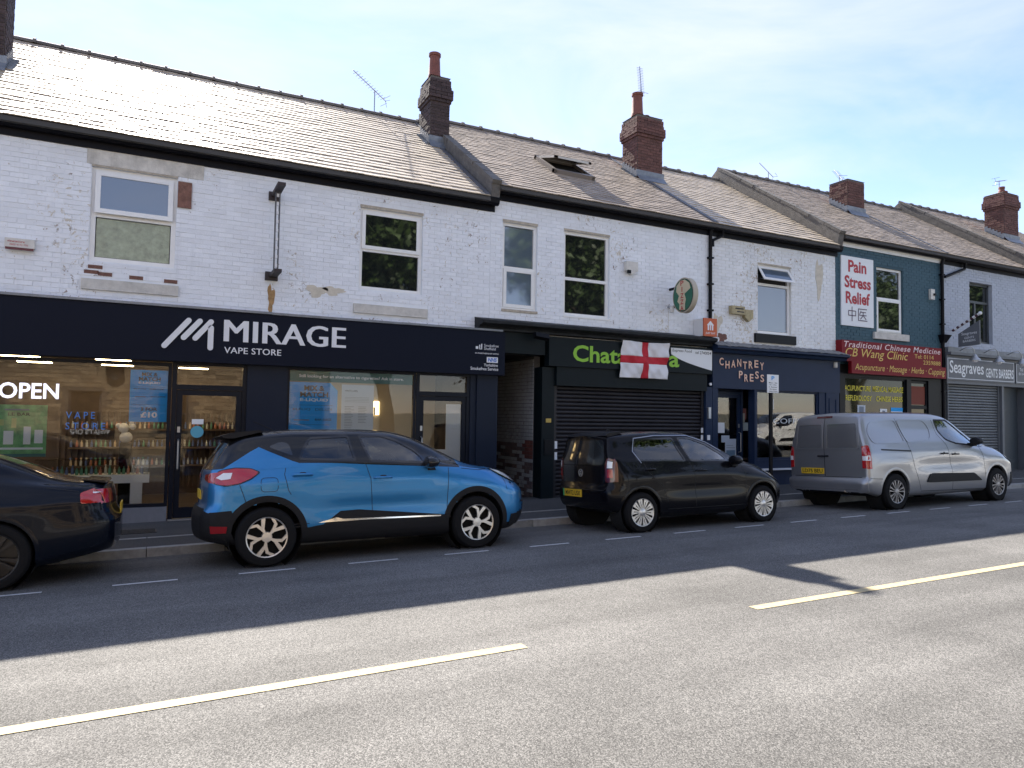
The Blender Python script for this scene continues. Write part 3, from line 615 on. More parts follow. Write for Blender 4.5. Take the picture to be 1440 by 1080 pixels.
# interior
m_wood = M('shop_wood', (.12, .078, .048), .5, var=.3, vs=3); m_floor = M('shop_floor', (.10, .075, .055), .4, var=.2)
m_wallin = M('shop_wall', (.42, .38, .32), .8); m_ceil = M('shop_ceiling', (.32, .27, .22), .85); m_lamp = M('warm_lamp', (1, .85, .6), .5, emit=(1, .72, .38), es=7)
m_niche = M('lit_niche', (1, .8, .5), .6, emit=(1, .70, .32), es=1.6)
part(b1, 'shop_floor', m_floor, (-5.9, 5.5, 12.4, 16.6, -.06, .06)); part(b1, 'shop_ceiling', m_ceil, (-5.9, 5.5, 12.45, 16.6, 2.62, 2.72))
part(b1, 'shop_back_wall', m_wood, (-5.9, 1.75, 16.2, 16.3, 0, 2.62)); part(b1, 'shop_back_wall', m_wallin, (1.75, 5.5, 14.6, 14.7, 0, 2.62)); part(b1, 'shop_partition', m_wallin, (1.70, 1.76, 12.6, 16.2, 0, 2.62))
bk = part(b1, 'slatted_display', m_wood, (-1.6, 1.65, 16.12, 16.2, .0, 1.75)); pieces(bk, 'slat', m_wood, [bx(-1.6+i*.1, -1.555+i*.1, 16.06, 16.12, .2, 1.7) for i in range(33)])
shelf = part(b1, 'wall_shelf', m_wood, (-1.4, 1.6, 15.85, 16.1, .62, .65), (-1.4, 1.6, 15.85, 16.1, .98, 1.01), (-1.4, 1.6, 15.85, 16.1, 1.34, 1.37))
rb = random.Random(5); hues = [(.6, .45, .3), (.5, .2, .12), (.15, .2, .4), (.6, .6, .55), (.12, .3, .2)]
mbt = [M('bottle_%d' % i, h_, .25) for i, h_ in enumerate(hues)]
def bottle_mesh(mt, r, h_):
    mb = MB(); mb.lathe([(.0, 0), (r, 0), (r, h_*.62), (r*.45, h_*.75), (r*.45, h_), (0, h_)], 8); return mb.mesh('bottle', mt, smooth=40)
bms = [bottle_mesh(m_, .022, .13) for m_ in mbt]
spots = []
for zr in (.66, 1.02, 1.38):
    for i in range(36): spots.append((-1.35+i*.082+rb.uniform(-.01, .01), 15.96, zr))
for i, (x, y, z) in enumerate(spots):
    o = bpy.data.objects.new('bottle', bms[rb.randrange(5)]); COL.objects.link(o); o.location = (x, y, z); tag(o, 'small vape liquid bottle on the back shelves inside the navy shop', 'bottle', 'bottles on the back shelves')
ct = thing('display_counter', (-.75, 13.3, .06), 'white display counter with glass top case inside the navy shop', 'counter')
m_ctr = M('white_counter', (.82, .84, .84), .35)
part(ct, 'counter_top', m_ctr, (-1.6, .0, 13.1, 13.6, .56, .69)); part(ct, 'leg', m_ctr, (-.27, -.1, 13.12, 13.58, .06, .56)); part(ct, 'leg', m_ctr, (-1.5, -1.33, 13.12, 13.58, .06, .56))
p = MB(); p.box(-1.58, -.02, 13.12, 13.128, .69, .94); p.box(-1.58, -.02, 13.57, 13.578, .69, .94); p.box(-.028, -.02, 13.128, 13.57, .69, .94); p.box(-1.58, -.02, 13.12, 13.578, .941, .949); obj('glass_case', p, m_glass, ct)
for i in range(22):
    o = bpy.data.objects.new('bottle', bms[rb.randrange(5)]); COL.objects.link(o); o.location = (-1.5+i*.066, 13.25+rb.uniform(0, .2), .69); o.scale = (1, 1, rb.uniform(.8, 1.2)); tag(o, 'small vape bottle inside the white display counter', 'bottle', 'bottles in the display counter')
for i, (x, y) in enumerate([(-1.9, 13.6), (-.6, 13.6), (.7, 13.6), (-1.9, 15.2), (-.6, 15.2), (.7, 15.2), (2.6, 13.4), (4.0, 13.4)]):
    t_ = thing('ceiling_lamp', (x, y, 2.55), 'lit flat ceiling lamp inside the navy shop', 'lamp', 'ceiling lamps in the navy shop'); part(t_, 'lamp_frame', m_black, (x-.28, x+.28, y-.09, y+.09, 2.58, 2.62)); part(t_, 'diffuser', m_lamp, (x-.26, x+.26, y-.07, y+.07, 2.565, 2.579))
for x0, z0 in ((2.83, 1.5), (3.72, 1.72), (3.72, 1.3), (4.05, 1.72)): part(b1, 'lit_display_niche', m_niche, (x0, x0+.2, 14.57, 14.6, z0, z0+.28)); part(b1, 'display_bottle', m_black, (x0+.07, x0+.10, 14.5, 14.53, z0, z0+.16))
# white plush ornament on a plinth
t_ = thing('white_ornament', (-.38, 13.9, .7), 'rounded white plush ornament on a dark plinth behind the window', 'ornament')
mb = MB(); mb.box(-.47, -.29, 13.82, 13.98, .06, 1.18); obj('plinth', mb, m_black, t_)
mb = MB()
for cx, cz, r in ((-.38, 1.27, .10), (-.42, 1.43, .085), (-.28, 1.45, .05), (-.50, 1.47, .045), (-.30, 1.52, .035)): mb.lathe([(r*math.sin(math.pi*i/8), cz-r*math.cos(math.pi*i/8)) for i in range(9)], 14, (cx, 13.9, 0))
obj('figure', mb, M('white_plush', (.75, .75, .75), .9, bump=.5), t_, smooth=True)

# ---- printed sheets and lit letters behind the glass
def poster(name, x0, x1, z0, z1, y, mat, label, texts=(), cat='poster', extra=(), corner=None):
    """texts: (string, x0, x1, z0, z1 as fractions, material, bold)"""
    w_, h_ = x1-x0, z1-z0; pts = [(x0, z0), (x1, z0), (x1, z1), (x0, z1)]
    if corner: pts = [(x0, z0), (x1, z0), (x1, z1-corner), (x1-corner, z1), (x0, z1)]
    mb = MB(); mb.prism(pts, 'y', y, y+.003); o = obj(name, mb, mat); tag(o, label, cat)
    by = {}
    for s_, a, c_, d, e, mt, bo in texts:
        k_ = by.setdefault(mt.name, (MB(), mt))
        text(k_[0], s_, x0+a*w_, x0+c_*w_, z0+d*h_, z0+e*h_, y-.002, bold=bo)
    for a, c_, d, e, mt in extra:
        k_ = by.setdefault(mt.name, (MB(), mt)); k_[0].box(x0+a*w_, x0+c_*w_, y-.002, y-.001, z0+d*h_, z0+e*h_)
    for mb2, mt in by.values(): obj('print', mb2, mt, o)
    return o
m_pblue = M('poster_blue', (.03, .35, .80), .6, spec=.2); m_pk = M('print_black', (.01, .01, .012), .5); m_pw = M('print_white', (.78, .80, .82), .5); m_pg = M('poster_green', (.16, .40, .16), .5, var=.5, vs=9); m_ptl = M('window_band_teal', (.045, .16, .15), .45); m_yp = M('poster_lime', (.45, .50, .20), .6); m_pgrey = M('poster_pale', (.48, .54, .62), .5); m_ink = M('print_grey', (.18, .21, .26), .6)
mixt = [('MIX &', .3, .72, .88, .955, m_pk, .03), ('MATCH', .22, .80, .79, .865, m_pk, .03), ('E-LIQUID', .22, .80, .725, .775, m_pw, .03)]
yp = yS+.05
poster('window_poster', -.31, .21, 1.56, 2.36, yp, m_pblue, 'blue price poster beside the glazed door in the left window', mixt+[('ELFLIQ', .1, .42, .62, .65, m_pk, .01), ('DELUX', .52, .9, .62, .65, m_pk, .01), ('BAR JUICE', .55, .95, .47, .50, m_pk, .02), ('3 FOR', .3, .74, .21, .28, m_pk, .03), ('\u00a310', .3, .74, .08, .19, m_pw, .03)], extra=((.06, .94, .68, .683, m_pk), (.06, .94, .33, .333, m_pk), (.14, .42, .475, .49, m_ink)))
poster('window_poster', 2.05, 2.86, 1.05, 2.26, yp, m_pblue, 'blue poster with a cut corner behind the right hand window', mixt+[('ELFLIQ', .08, .44, .60, .635, m_pk, .0), ('DELUX', .54, .9, .60, .635, m_pk, .0), ('BAR JUICE', .54, .88, .45, .49, m_pk, .02), ('3 FOR', .3, .74, .21, .28, m_pk, .03), ('\u00a310', .3, .74, .08, .19, m_pw, .03)], extra=((.1, .42, .46, .475, m_ink), (.2, .9, .675, .679, m_pk), (.1, .85, .40, .404, m_pk)), corner=.13)
rows = [(.1, .1+random.Random(i).uniform(.18, .3), .62-i*.027, .628-i*.027, m_ink) for i in range(17)]+[(.52, .52+random.Random(i+40).uniform(.2, .3), .62-i*.027, .628-i*.027, m_ink) for i in range(11)]+[(.1, .85, .78-i*.025, .785-i*.025, m_ink) for i in range(4)]
poster('price_list', 2.93, 3.50, 1.22, 2.24, yp, m_pgrey, 'pale printed price list hanging next to the cut corner poster', [('WHITE LABEL', .1, .5, .88, .91, m_pk, .01)], extra=rows)
poster('window_band', 2.05, 4.21, 2.27, 2.455, yp-.012, m_ptl, 'teal strip with a question along the top of the window', [('Still looking for an alternative to cigarettes? Ask in store.', .07, .92, .30, .66, m_pw, .012)], cat='window sign')
poster('window_poster', -2.1, -1.36, 1.04, 1.79, yp, m_pg, 'green poster with white figures below the lit open letters', [('LE BAR', .36, .72, .79, .85, m_pk, .02)], extra=((.3, .7, .89, .92, m_ink), (.0, 1., .0, .06, m_ptl), (.08, .24, .24, .56, m_pw), (.30, .46, .24, .50, m_pw), (.62, .74, .24, .58, m_pw), (.80, .94, .26, .52, m_pw), (.05, .95, .14, .18, m_pw), (.42, .50, .56, .74, m_yp), (.14, .30, .60, .72, m_yp)))
def letters(name, s_, x0, x1, z0, z1, y, mat, label, bold=.02, cat='lit sign', **k):
    mb = MB(); text(mb, s_, x0, x1, z0, z1, y, bold=bold, **k); o = obj(name, mb, mat); return tag(o, label, cat)
letters('open_sign', 'OPEN', -1.96, -1.23, 1.88, 2.11, yS+.045, M('open_glow', (.9, .9, 1), .5, emit=(.80, .80, 1), es=.5), 'glowing white capital letters high in the left shop window', .018)
o = letters('neon_letters', 'VAPE', -1.13, -.76, 1.60, 1.70, yS+.06, M('neon_blue', (.1, .3, .9), .5, emit=(.06, .24, .85), es=.06), 'blue lit letters in two rows behind the left window', .0, space=1.5)
mb = MB(); text(mb, 'STORE', -1.13, -.62, 1.44, 1.54, yS+.06, space=1.5); obj('lower_row', mb, MAT['neon_blue'], o)
mb = MB(); mb.lathe([(0, 0), (.095, 0), (.095, .003), (0, .003)], 28, (.65, yS+.028, 1.41), 'y'); o = obj('round_sticker', mb, M('sticker_blue', (.10, .38, .50), .5)); tag(o, 'round light blue sticker on the glazed shop door', 'sticker')
tag(obj('door_notice', MB().box(.57, .74, yS+.030, yS+.033, 1.53, 1.61), m_pw), 'small white notice above the round blue sticker', 'notice')

# ---- big navy fascia sign
sg = thing('fascia_sign', (0, 12.15, 2.5), 'long black fascia sign with white striped logo over the navy shop', 'sign')
mb = MB(); mb.box(-6, 5.96, 12.11, 12.199, 2.505, 3.33); mb.box(5.72, 5.96, 12.199, 12.34, 2.505, 3.33); obj('sign_panel', mb, m_sign, sg)
def stroke(mb, a, b_, w_, y0, y1):
    d = Vector((b_[0]-a[0], b_[1]-a[1])).normalized(); n_ = Vector((-d.y, d.x)); pts = []
    for c_, s_ in ((b_, 1), (a, -1)):
        for k_ in range(7):
            t_ = -math.pi/2+math.pi*k_/6; q = n_*(-math.sin(t_)*w_/2*s_*-1)+d*(math.cos(t_)*w_/2*s_); pts.append((c_[0]+q.x, c_[1]+q.y))
    mb.prism(pts, 'y', y0, y1)
mb = MB()
for a, b_ in (((.135, 2.735), (.465, 3.145)), ((.40, 2.875), (.625, 3.145)), ((.565, 2.875), (.785, 3.145)), ((.785, 2.735), (.787, 3.05))): stroke(mb, a, b_, .082, 12.085, 12.11)
obj('logo', mb, m_let, sg)
mb = MB(); v_ = [('MIRAGE', .99, 2.91, 2.85, 3.20, .016), ('VAPE STORE', .99, 1.86, 2.665, 2.765, .008)]
for s_, a, c_, d, e, bo in v_:
    for k_ in ((-.014, 0, .014) if s_ == 'MIRAGE' else (0, .004)): text(mb, s_, a+k_, c_+k_, d, e, 12.105-.0004*(k_*100), space=1.04)
obj('lettering', mb, m_let, sg)
mb = MB(); text(mb, 'Smokefree', 5.52, 5.82, 3.03, 3.08, 12.106); text(mb, 'Sheffield', 5.52, 5.76, 2.97, 3.02, 12.106); text(mb, 'IN PARTNERSHIP WITH', 5.34, 5.82, 2.89, 2.915, 12.106, bold=.01); text(mb, 'Yorkshire', 5.52, 5.81, 2.66, 2.715, 12.106, bold=.01); text(mb, 'Smokefree Service', 5.25, 5.82, 2.585, 2.645, 12.106, bold=.01)
mb.box(5.35, 5.40, 12.105, 12.109, 2.98, 3.03); mb.box(5.42, 5.44, 12.105, 12.109, 2.98, 3.06); mb.box(5.46, 5.48, 12.105, 12.109, 2.98, 3.08); mb.box(5.42, 5.48, 12.105, 12.109, 2.975, 2.99); mb.box(5.58, 5.81, 12.106, 12.109, 2.735, 2.84); obj('small_print', mb, m_let, sg)
mb = MB(); text(mb, 'NHS', 5.60, 5.79, 2.75, 2.825, 12.104, bold=.04, shear=.2); obj('print', mb, M('nhs_blue', (.02, .14, .5), .5), sg)

# ---- the shuttered shop (b2)
m_shop2 = M('black_green_paint', (.006, .011, .014), .45, var=.15, spec=.15)
part(b2, 'pilaster', m_shop2, (6.87, 7.15, 12.27, 12.6, 0, 2.72)); part(b2, 'pilaster', m_blue, (11.06, 11.25, 12.25, 12.6, .05, 2.46)); part(b2, 'shop_backing', m_dark, (7.15, 11.06, 12.5, 12.6, 0, 3.3))
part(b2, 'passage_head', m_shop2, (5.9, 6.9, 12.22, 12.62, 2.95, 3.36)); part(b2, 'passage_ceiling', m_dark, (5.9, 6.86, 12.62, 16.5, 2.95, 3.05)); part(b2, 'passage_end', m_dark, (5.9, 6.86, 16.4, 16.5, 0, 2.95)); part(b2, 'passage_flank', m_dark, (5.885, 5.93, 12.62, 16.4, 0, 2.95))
mb = MB(); mb.box(6.87, 7.0, 12.61, 16.4, -.1, 2.95); pw = obj('passage_wall', mb, M('passage_mortar', (.10, .095, .09), .9, var=.2), b2)
m_lowb = M('dark_passage_brick', (.12, .085, .08), .85, var=.4, vs=12, rnd=.3); m_redp = M('red_painted_brick', (.15, .05, .04), .8, var=.3, vs=8)
up, lo_, rp = [], [], []
for r in range(38):
    z = .05+r*.075; y = 12.62-(.11 if r % 2 else 0)
    while y < 15.5:
        m_ = bx(6.858, 6.9, max(y, 12.62)+.005, y+.22, z+.005, z+.07); rr = random.Random(int(y*100)+r*977)
        tgt = up
        if z < 1.15 and rr.random() < .62: tgt = lo_
        if .85 < z < 1.2 and y < 12.95: tgt = rp
        tgt.append(m_); y += .225
m_pb = painted_brick('shaded_passage_brick', (.42, .42, .42), (.12, .08, .07), .56, (.2, .18, .16), grime=.4)  # white paint greyed and grimed to imitate the shade inside the passage
pieces(pw, 'brick', m_pb, up, 260, rest_name='bricks_further'); pieces(pw, 'brick', m_lowb, lo_, 120); pieces(pw, 'brick', m_redp, rp, 60)
corn = [(12.36, 3.62), (12.30, 3.60), (12.02, 3.545), (11.96, 3.52), (11.96, 3.47), (12.03, 3.44), (12.09, 3.44), (12.13, 3.40), (12.13, 3.36), (12.36, 3.36)]
mb = MB(); mb.prism(corn, 'x', 5.42, 11.14); obj('cornice', mb, M('weathered_black', (.018, .02, .023), .6, spec=.2, var=.5, vs=6, streak=.3), b2)
sh = part(b2, 'shutter_box', m_shop2, (7.16, 11.05, 12.2, 12.5, 2.36, 2.735))
def shutter(b, x0, x1, z0, z1, y, mat, pitch=.078, name='roller_shutter'):
    mb = MB(); mb.box(x0-.05, x0+.01, y-.05, y+.06, z0, z1); s_ = obj(name, mb, mat, b); obj('guide_rail', MB().box(x1-.01, x1+.05, y-.05, y+.06, z0, z1), mat, s_)
    pr = [(0.03, 0), (-.004, .006), (-.018, .022), (-.021, .040), (-.016, .058), (-.002, .070), (.03, .0765)]
    me = MB(); me.prism(pr, 'x', -.5, .5); mm = me.mesh('shutter_slat', mat); n_ = int((z1-z0)/pitch)
    pieces(s_, 'slat', mat, [Matrix.Translation(((x0+x1)/2, y, z0+i*(z1-z0)/n_)) @ Matrix.Diagonal((x1-x0-.02, 1, (z1-z0)/n_/.078, 1)) for i in range(n_)], mesh=mm)
    return s_
m_sh1 = M('dark_shutter', (.022, .020, .024), .45, spec=.3, var=.25, vs=2, streak=.2); m_sh2 = M('grey_shutter', (.16, .17, .18), .42, .3, var=.15, vs=2)
shutter(b2, 7.22, 11.0, .10, 2.36, 12.36, m_sh1); shutter(b5, 19.95, 22.36, .28, 2.84, 12.34, m_sh2)
fs = thing('fascia_sign', (9, 12.2, 2.74), 'black fascia sign with lime green letters behind the flag', 'sign')
part(fs, 'sign_panel', m_shop2, (6.95, 11.15, 12.15, 12.35, 2.74, 3.32))
m_green = M('lime_letters', (.25, .52, .03), .45); mb = MB(); text(mb, 'Chata', 7.50, 8.82, 2.85, 3.19, 12.146, bold=.022); text(mb, 'a', 9.93, 10.21, 2.85, 3.10, 12.146, bold=.022); obj('lettering', mb, m_green, fs)
pts = [(11.14, 3.27), (9.98, 3.27), (9.99, 3.13)]+[(10.05+1.09*t, 3.13-.31*(t**.62)) for t in (.05, .12, .2, .3, .42, .55, .7, .85, 1)]
mb = MB(); mb.prism(pts, 'y', 12.144, 12.15); obj('white_panel', mb, m_pw, fs); mb = MB(); text(mb, 'Express Food', 9.99+.03, 10.56, 3.17, 3.25, 12.142, bold=.006, shear=.12); text(mb, 'tel 2740054', 10.66, 11.11, 3.17, 3.235, 12.142, bold=.006, shear=.12); obj('small_print', mb, m_pk, fs)
# flag hung over it
fl = thing('flag', (9.26, 12.1, 2.56), 'white flag with a red cross hung over the lime lettered sign', 'flag')
def flag_pt(u, v):
    x = 8.66+u*1.215-.04*(1-v)+.02*(1-v)*u; z = 2.575+.775*v-.015*math.sin(math.pi*u)*v
    y = 12.09+.02*math.sin(7*u+4*v)+.014*math.sin(17*u-9*v+1)+.018*math.sin(5*u*v*3+2)+.008*math.sin(31*(u+v*.6)); return (x, y, z)
def cloth(us, vs): 
    mb = MB(); mb.grid([[flag_pt(u, v) for u in us] for v in vs]); return mb
lin = lambda a, b_, n_: [a+(b_-a)*i/n_ for i in range(n_+1)]
m_flagw = M('flag_white', (.74, .74, .77), .8); m_flagr = M('flag_red', (.50, .02, .035), .8)
fl_w = MB(); fl_r = MB()
for (a, c_) in ((0, .435), (.565, 1)):
    for (d, e) in ((0, .40), (.60, 1)): fl_w.grid([[flag_pt(u, v) for u in lin(a, c_, 22)] for v in lin(d, e, 14)])
fl_r.grid([[flag_pt(u, v) for u in lin(0, 1, 50)] for v in lin(.40, .60, 8)])
for d, e in ((0, .40), (.60, 1)): fl_r.grid([[flag_pt(u, v) for u in lin(.435, .565, 8)] for v in lin(d, e, 14)])
a_ = obj('white_field', fl_w, m_flagw, fl, smooth=True); b_ = obj('red_cross', fl_r, m_flagr, fl, smooth=True)
for o in (a_, b_): md = o.modifiers.new('thick', 'SOLIDIFY'); md.thickness = .002; md.offset = 1
mb = MB()
for u, v in ((0, 1), (1, 1), (0, 0), (1, 0)): p_ = flag_pt(u, v); mb.tube([p_, (p_[0], 12.15, p_[2]+.01)], .004, 5)
obj('fixing', mb, m_metal, fl)
# numbers, stickers, little lamp on the shutter surround
tag(obj('door_number', MB().box(6.96, 7.08, 12.262, 12.268, 1.62, 1.70), M('brass_plate', (.35, .26, .08), .4, .7)), 'small brass number plate on the dark post beside the passage', 'number plate')
tag(obj('letter_box', MB().box(6.93, 7.12, 12.25, 12.27, .98, 1.28), m_black), 'black letter box low on the dark post beside the passage', 'letter box')
for z, nm in ((1.22, 'upper white sticker at the left edge of the dark shutter'), (1.0, 'lower white sticker at the left edge of the dark shutter')): tag(obj('sticker', MB().box(7.19, 7.25, 12.302, 12.306, z-.12, z+.03), m_pw), nm, 'sticker')
for z, nm in ((1.43, 'top one of three white labels on the right shutter rail'), (1.27, 'middle one of three white labels on the right shutter rail'), (1.12, 'lowest one of three white labels on the right shutter rail')): tag(obj('sticker', MB().box(10.97, 11.03, 12.302, 12.306, z, z+.11), m_pw), nm, 'sticker')
mb = MB(); mb.lathe([(0, 0), (.03, 0), (.03, .03), (0, .045)], 14, (11.16, 12.2, 2.52), 'y'); tag(obj('round_wall_light', mb, m_let), 'tiny round white light at the top of the blue post', 'light')
tag(obj('door_entry_box', MB().box(11.10, 11.17, 12.2, 12.25, 1.75, 2.0), m_metal), 'grey entry box on the blue post', 'entry box'); tag(obj('sticker', MB().box(11.1, 11.18, 12.242, 12.248, 1.27, 1.38), m_pw), 'white notice halfway up the blue post', 'sticker')

# ---- the blue shop (b3)
top = [(12.36, 3.50), (12.25, 3.47), (11.98, 3.38), (11.98, 3.33), (12.06, 3.30), (12.10, 3.24), (12.36, 3.24)]
mb = MB(); mb.prism(top, 'x', 11.16, 15.5); obj('cornice', mb, m_blue, b3)
rr = random.Random(3); mb = MB(); mb.grid([[(11.17+i*.06, y, z+rr.uniform(-.012, .014)) for i in range(73)] for y, z in ((11.965, 3.385), (12.1, 3.435), (12.25, 3.49), (12.36, 3.53))]); obj('lead_capping', mb, M('worn_lead', (.22, .215, .21), .7, var=.6, vs=11), b3)
part(b3, 'fascia_backing', m_blue, (11.25, 15.44, 12.24, 12.5, 2.44, 3.26)); part(b3, 'pilaster', m_blue, (11.26, 11.42, 12.25, 12.6, .05, 2.44)); pl = part(b3, 'pilaster', m_blue, (14.95, 15.42, 12.25, 12.6, .1, 2.44)); part(b3, 'pilaster_moulding', m_blue, (15.05, 15.08, 12.235, 12.25, .5, 2.3), (15.29, 15.32, 12.235, 12.25, .5, 2.3), (15.08, 15.29, 12.235, 12.25, 2.27, 2.3))
part(b3, 'window_post', m_blue, (12.54, 12.62, 12.25, 12.45, .1, 2.44)); part(b3, 'window_post', m_blue, (14.72, 14.95, 12.27, 12.45, .1, 2.44)); part(b3, 'stall_riser', m_blue, (12.62, 14.72, 12.27, 12.5, .05, .80)); part(b3, 'window_ledge', m_let, (12.62, 14.8, 12.2, 12.3, .56, .60))
shopwin(b3, 12.62, 14.72, .80, 2.44, 12.30, m_blue, m_glass, .05); d3 = shopdoor(b3, 11.50, 12.54, .2, 2.43, 2.40, 12.62, m_blue, m_glass, handle='right')
part(b3, 'door_reveal', m_blue, (11.42, 11.5, 12.42, 12.8, .1, 2.44)); part(b3, 'shop_floor', m_floor, (11.4, 15.3, 12.6, 16, .1, .19)); part(b3, 'shop_back_wall', M('dim_wall', (.10, .08, .07), .9, var=.5, vs=3), (11.4, 15.3, 15.4, 15.5, .1, 3.0)); part(b3, 'shop_ceiling', m_dark, (11.4, 15.3, 12.6, 15.5, 2.6, 2.7))
sg3 = thing('shop_lettering', (12.1, 12.22, 2.6), 'small orange and cream capital letters jumbled on the blue fascia', 'sign')
for mt, dx, yy in ((M('letter_orange', (.62, .20, .10), .5), .012, 12.226), (M('letter_cream', (.80, .56, .44), .5), 0, 12.220)):
    mb = MB(); jz = random.Random(8)
    for s_, a, c_, z in (('CHANTREY', 11.43, 12.86, 2.93), ('PRESS', 12.02, 12.86, 2.65)):
        n_ = len(s_); wd = (c_-a)/n_
        for i, ch in enumerate(s_): dz = (.035, -.03, .0, .03, -.02, .0, .03, -.015)[i] if n_ == 8 else (.04, -.03, -.02, .05, -.02)[i]; text(mb, ch, a+i*wd+dx, a+i*wd+wd*.68+dx, z+dz-dx*.6, z+dz+.17-dx*.6, yy, bold=.012)
    obj('lettering', mb, mt, sg3)
letters('window_lettering', 'COFFEE', 13.22, 14.32, 1.66, 1.78, 12.325, m_pw, 'white outlined capitals across the blue shop window', -.012, cat='window sign')
mt_ = [M('stock_%d' % i, h_, .6) for i, h_ in enumerate([(.3, .12, .05), (.45, .5, .5), (.12, .2, .28), (.4, .36, .3), (.2, .05, .04)])]
rr = random.Random(12)
for i in range(10):
    x, z = 12.8+rr.uniform(0, 1.8), .85+rr.random()*.9; s_ = rr.uniform(.12, .22)
    tag(obj('framed_print', MB().box(x, x+s_, 12.7+i*.05, 12.72+i*.05, z, z+s_*1.3), mt_[i % 5]), 'small framed print among the display in the blue shop window', 'print', 'prints in the blue shop window')
sp = thing('window_shelf', (13.6, 12.7, .8), 'display shelf with pale top inside the blue shop window', 'shelf'); part(sp, 'board', m_wood, (12.7, 14.65, 12.5, 12.95, .78, .82)); part(sp, 'upright', m_wood, (12.75, 12.8, 12.9, 12.95, .2, .78), (14.5, 14.55, 12.9, 12.95, .2, .78))
poster('door_poster', 12.02, 12.36, .75, 1.28, 12.655, m_pgrey, 'pale blue poster low on the blue shop door', extra=((.1, .9, .15, .5, mt_[2]), (.1, .9, .6, .62, m_ink), (.1, .7, .7, .72, m_ink))); poster('door_notice', 11.78, 12.0, 1.42, 1.66, 12.655, m_pw, 'cream notice taped beside the blue shop door pane', cat='notice'); poster('door_notice', 11.9, 12.15, 1.2, 1.36, 12.654, m_pgrey, 'wide notice below the cream one on the blue shop door', cat='notice')
tag(obj('cardboard_box', MB().box(11.66, 12.0, 12.9, 13.3, .19, 1.15), M('cardboard', (.26, .14, .07), .8, var=.2)), 'brown box standing inside the blue shop doorway', 'box')

# ---- the clinic (b4)
m_red = M('sign_red', (.19, .007, .013), .5, var=.06, spec=.2); m_gold = M('sign_gold', (.72, .50, .12), .5); m_pink = M('sign_pale_pink', (.80, .62, .62), .5); m_yel = M('window_yellow', (.72, .62, .05), .6); m_redt = M('sign_text_red', (.42, .02, .03), .5)
cs = thing('clinic_sign', (17.4, 12.2, 2.94), 'stacked red clinic boards with pink and gold lettering', 'sign')
part(cs, 'upper_board', m_red, (15.42, 19.46, 12.16, 12.36, 3.26, 3.79)); part(cs, 'lower_board', m_red, (15.70, 19.56, 12.10, 12.2, 2.95, 3.262))
mb = MB(); text(mb, 'Traditional Chinese Medicine', 15.50, 19.40, 3.615, 3.765, 12.156, bold=.008, shear=.25, space=1.12); obj('upper_row', mb, m_pink, cs)
mb = MB(); text(mb, 'CB Wang Clinic', 15.55, 18.0, 3.315, 3.60, 12.156, shear=.25); text(mb, 'Tel: 0114', 18.28, 19.1, 3.46, 3.57, 12.156); text(mb, '2359888', 18.65, 19.40, 3.31, 3.42, 12.156); text(mb, 'Acupuncture \u00b7 Massage \u00b7 Herbs \u00b7 Cupping', 15.82, 19.50, 2.995, 3.21, 12.096, shear=.25); obj('gold_rows', mb, m_gold, cs)
ps = thing('wall_sign', (16.2, 12.33, 4.19), 'tall white wall board with dark red words on the teal wall', 'sign'); part(ps, 'board', m_pw, (15.60, 16.84, 12.31, 12.34, 4.19, 5.99))
mb = MB()
for s_, a, c_, z0, z1 in (('Pain', 15.86, 16.56, 5.58, 5.90), ('Stress', 15.72, 16.73, 5.17, 5.49), ('Relief', 15.76, 16.69, 4.76, 5.08)): text(mb, s_, a, c_, z0, z1, 12.306, bold=.03)
obj('lettering', mb, m_redt, ps)
mb = MB(); yk = 12.302
def bar(x0, z0, x1, z1, w_=.022): stroke(mb, (x0, z0), (x1, z1), w_, yk, yk+.004)
for q in ((15.86, 4.58, 16.13, 4.58), (15.86, 4.46, 16.13, 4.46), (15.86, 4.46, 15.86, 4.58), (16.13, 4.46, 16.13, 4.58), (15.995, 4.32, 15.995, 4.68), (16.24, 4.65, 16.56, 4.65), (16.24, 4.35, 16.24, 4.65), (16.24, 4.35, 16.57, 4.35), (16.34, 4.60, 16.29, 4.52), (16.32, 4.57, 16.52, 4.57), (16.28, 4.49, 16.54, 4.49), (16.42, 4.57, 16.42, 4.49), (16.42, 4.49, 16.32, 4.39), (16.42, 4.49, 16.53, 4.39)): bar(*q)
obj('chinese_characters', mb, M('character_grey', (.12, .08, .12), .5), ps)
part(b4, 'shop_backing', m_dark, (15.44, 19.66, 12.44, 12.6, .1, 3.3)); part(b4, 'shop_frame', m_black, (15.46, 15.66, 12.26, 12.6, .15, 2.97), (15.66, 19.05, 12.27, 12.44, 2.88, 2.96)); part(b4, 'shop_frame', m_black, (18.1, 18.28, 12.26, 12.44, .15, 2.879)); part(b4, 'shop_frame', m_black, (19.051, 19.62, 12.28, 12.44, .15, 2.97)); part(b4, 'stall_riser', m_black, (15.66, 18.1, 12.28, 12.44, .15, .8))
m_cpane = M('dim_shop_glass', (.018, .022, .012), .03, ior=1.42, var=.4, vs=2); shopwin(b4, 15.66, 18.1, .8, 2.88, 12.3, m_black, m_cpane, .045); dr = shopwin(b4, 18.28, 19.05, .3, 2.86, 12.32, m_black, m_cpane, .06, name='shop_door'); part(b4, 'door_rail', m_black, (18.3, 19.03, 12.31, 12.37, 2.1, 2.2)); tag(obj('red_blind', MB().box(18.35, 18.98, 12.342, 12.346, 2.22, 2.72), M('faded_red', (.20, .05, .03), .8)), 'faded red panel above the clinic door', 'blind')
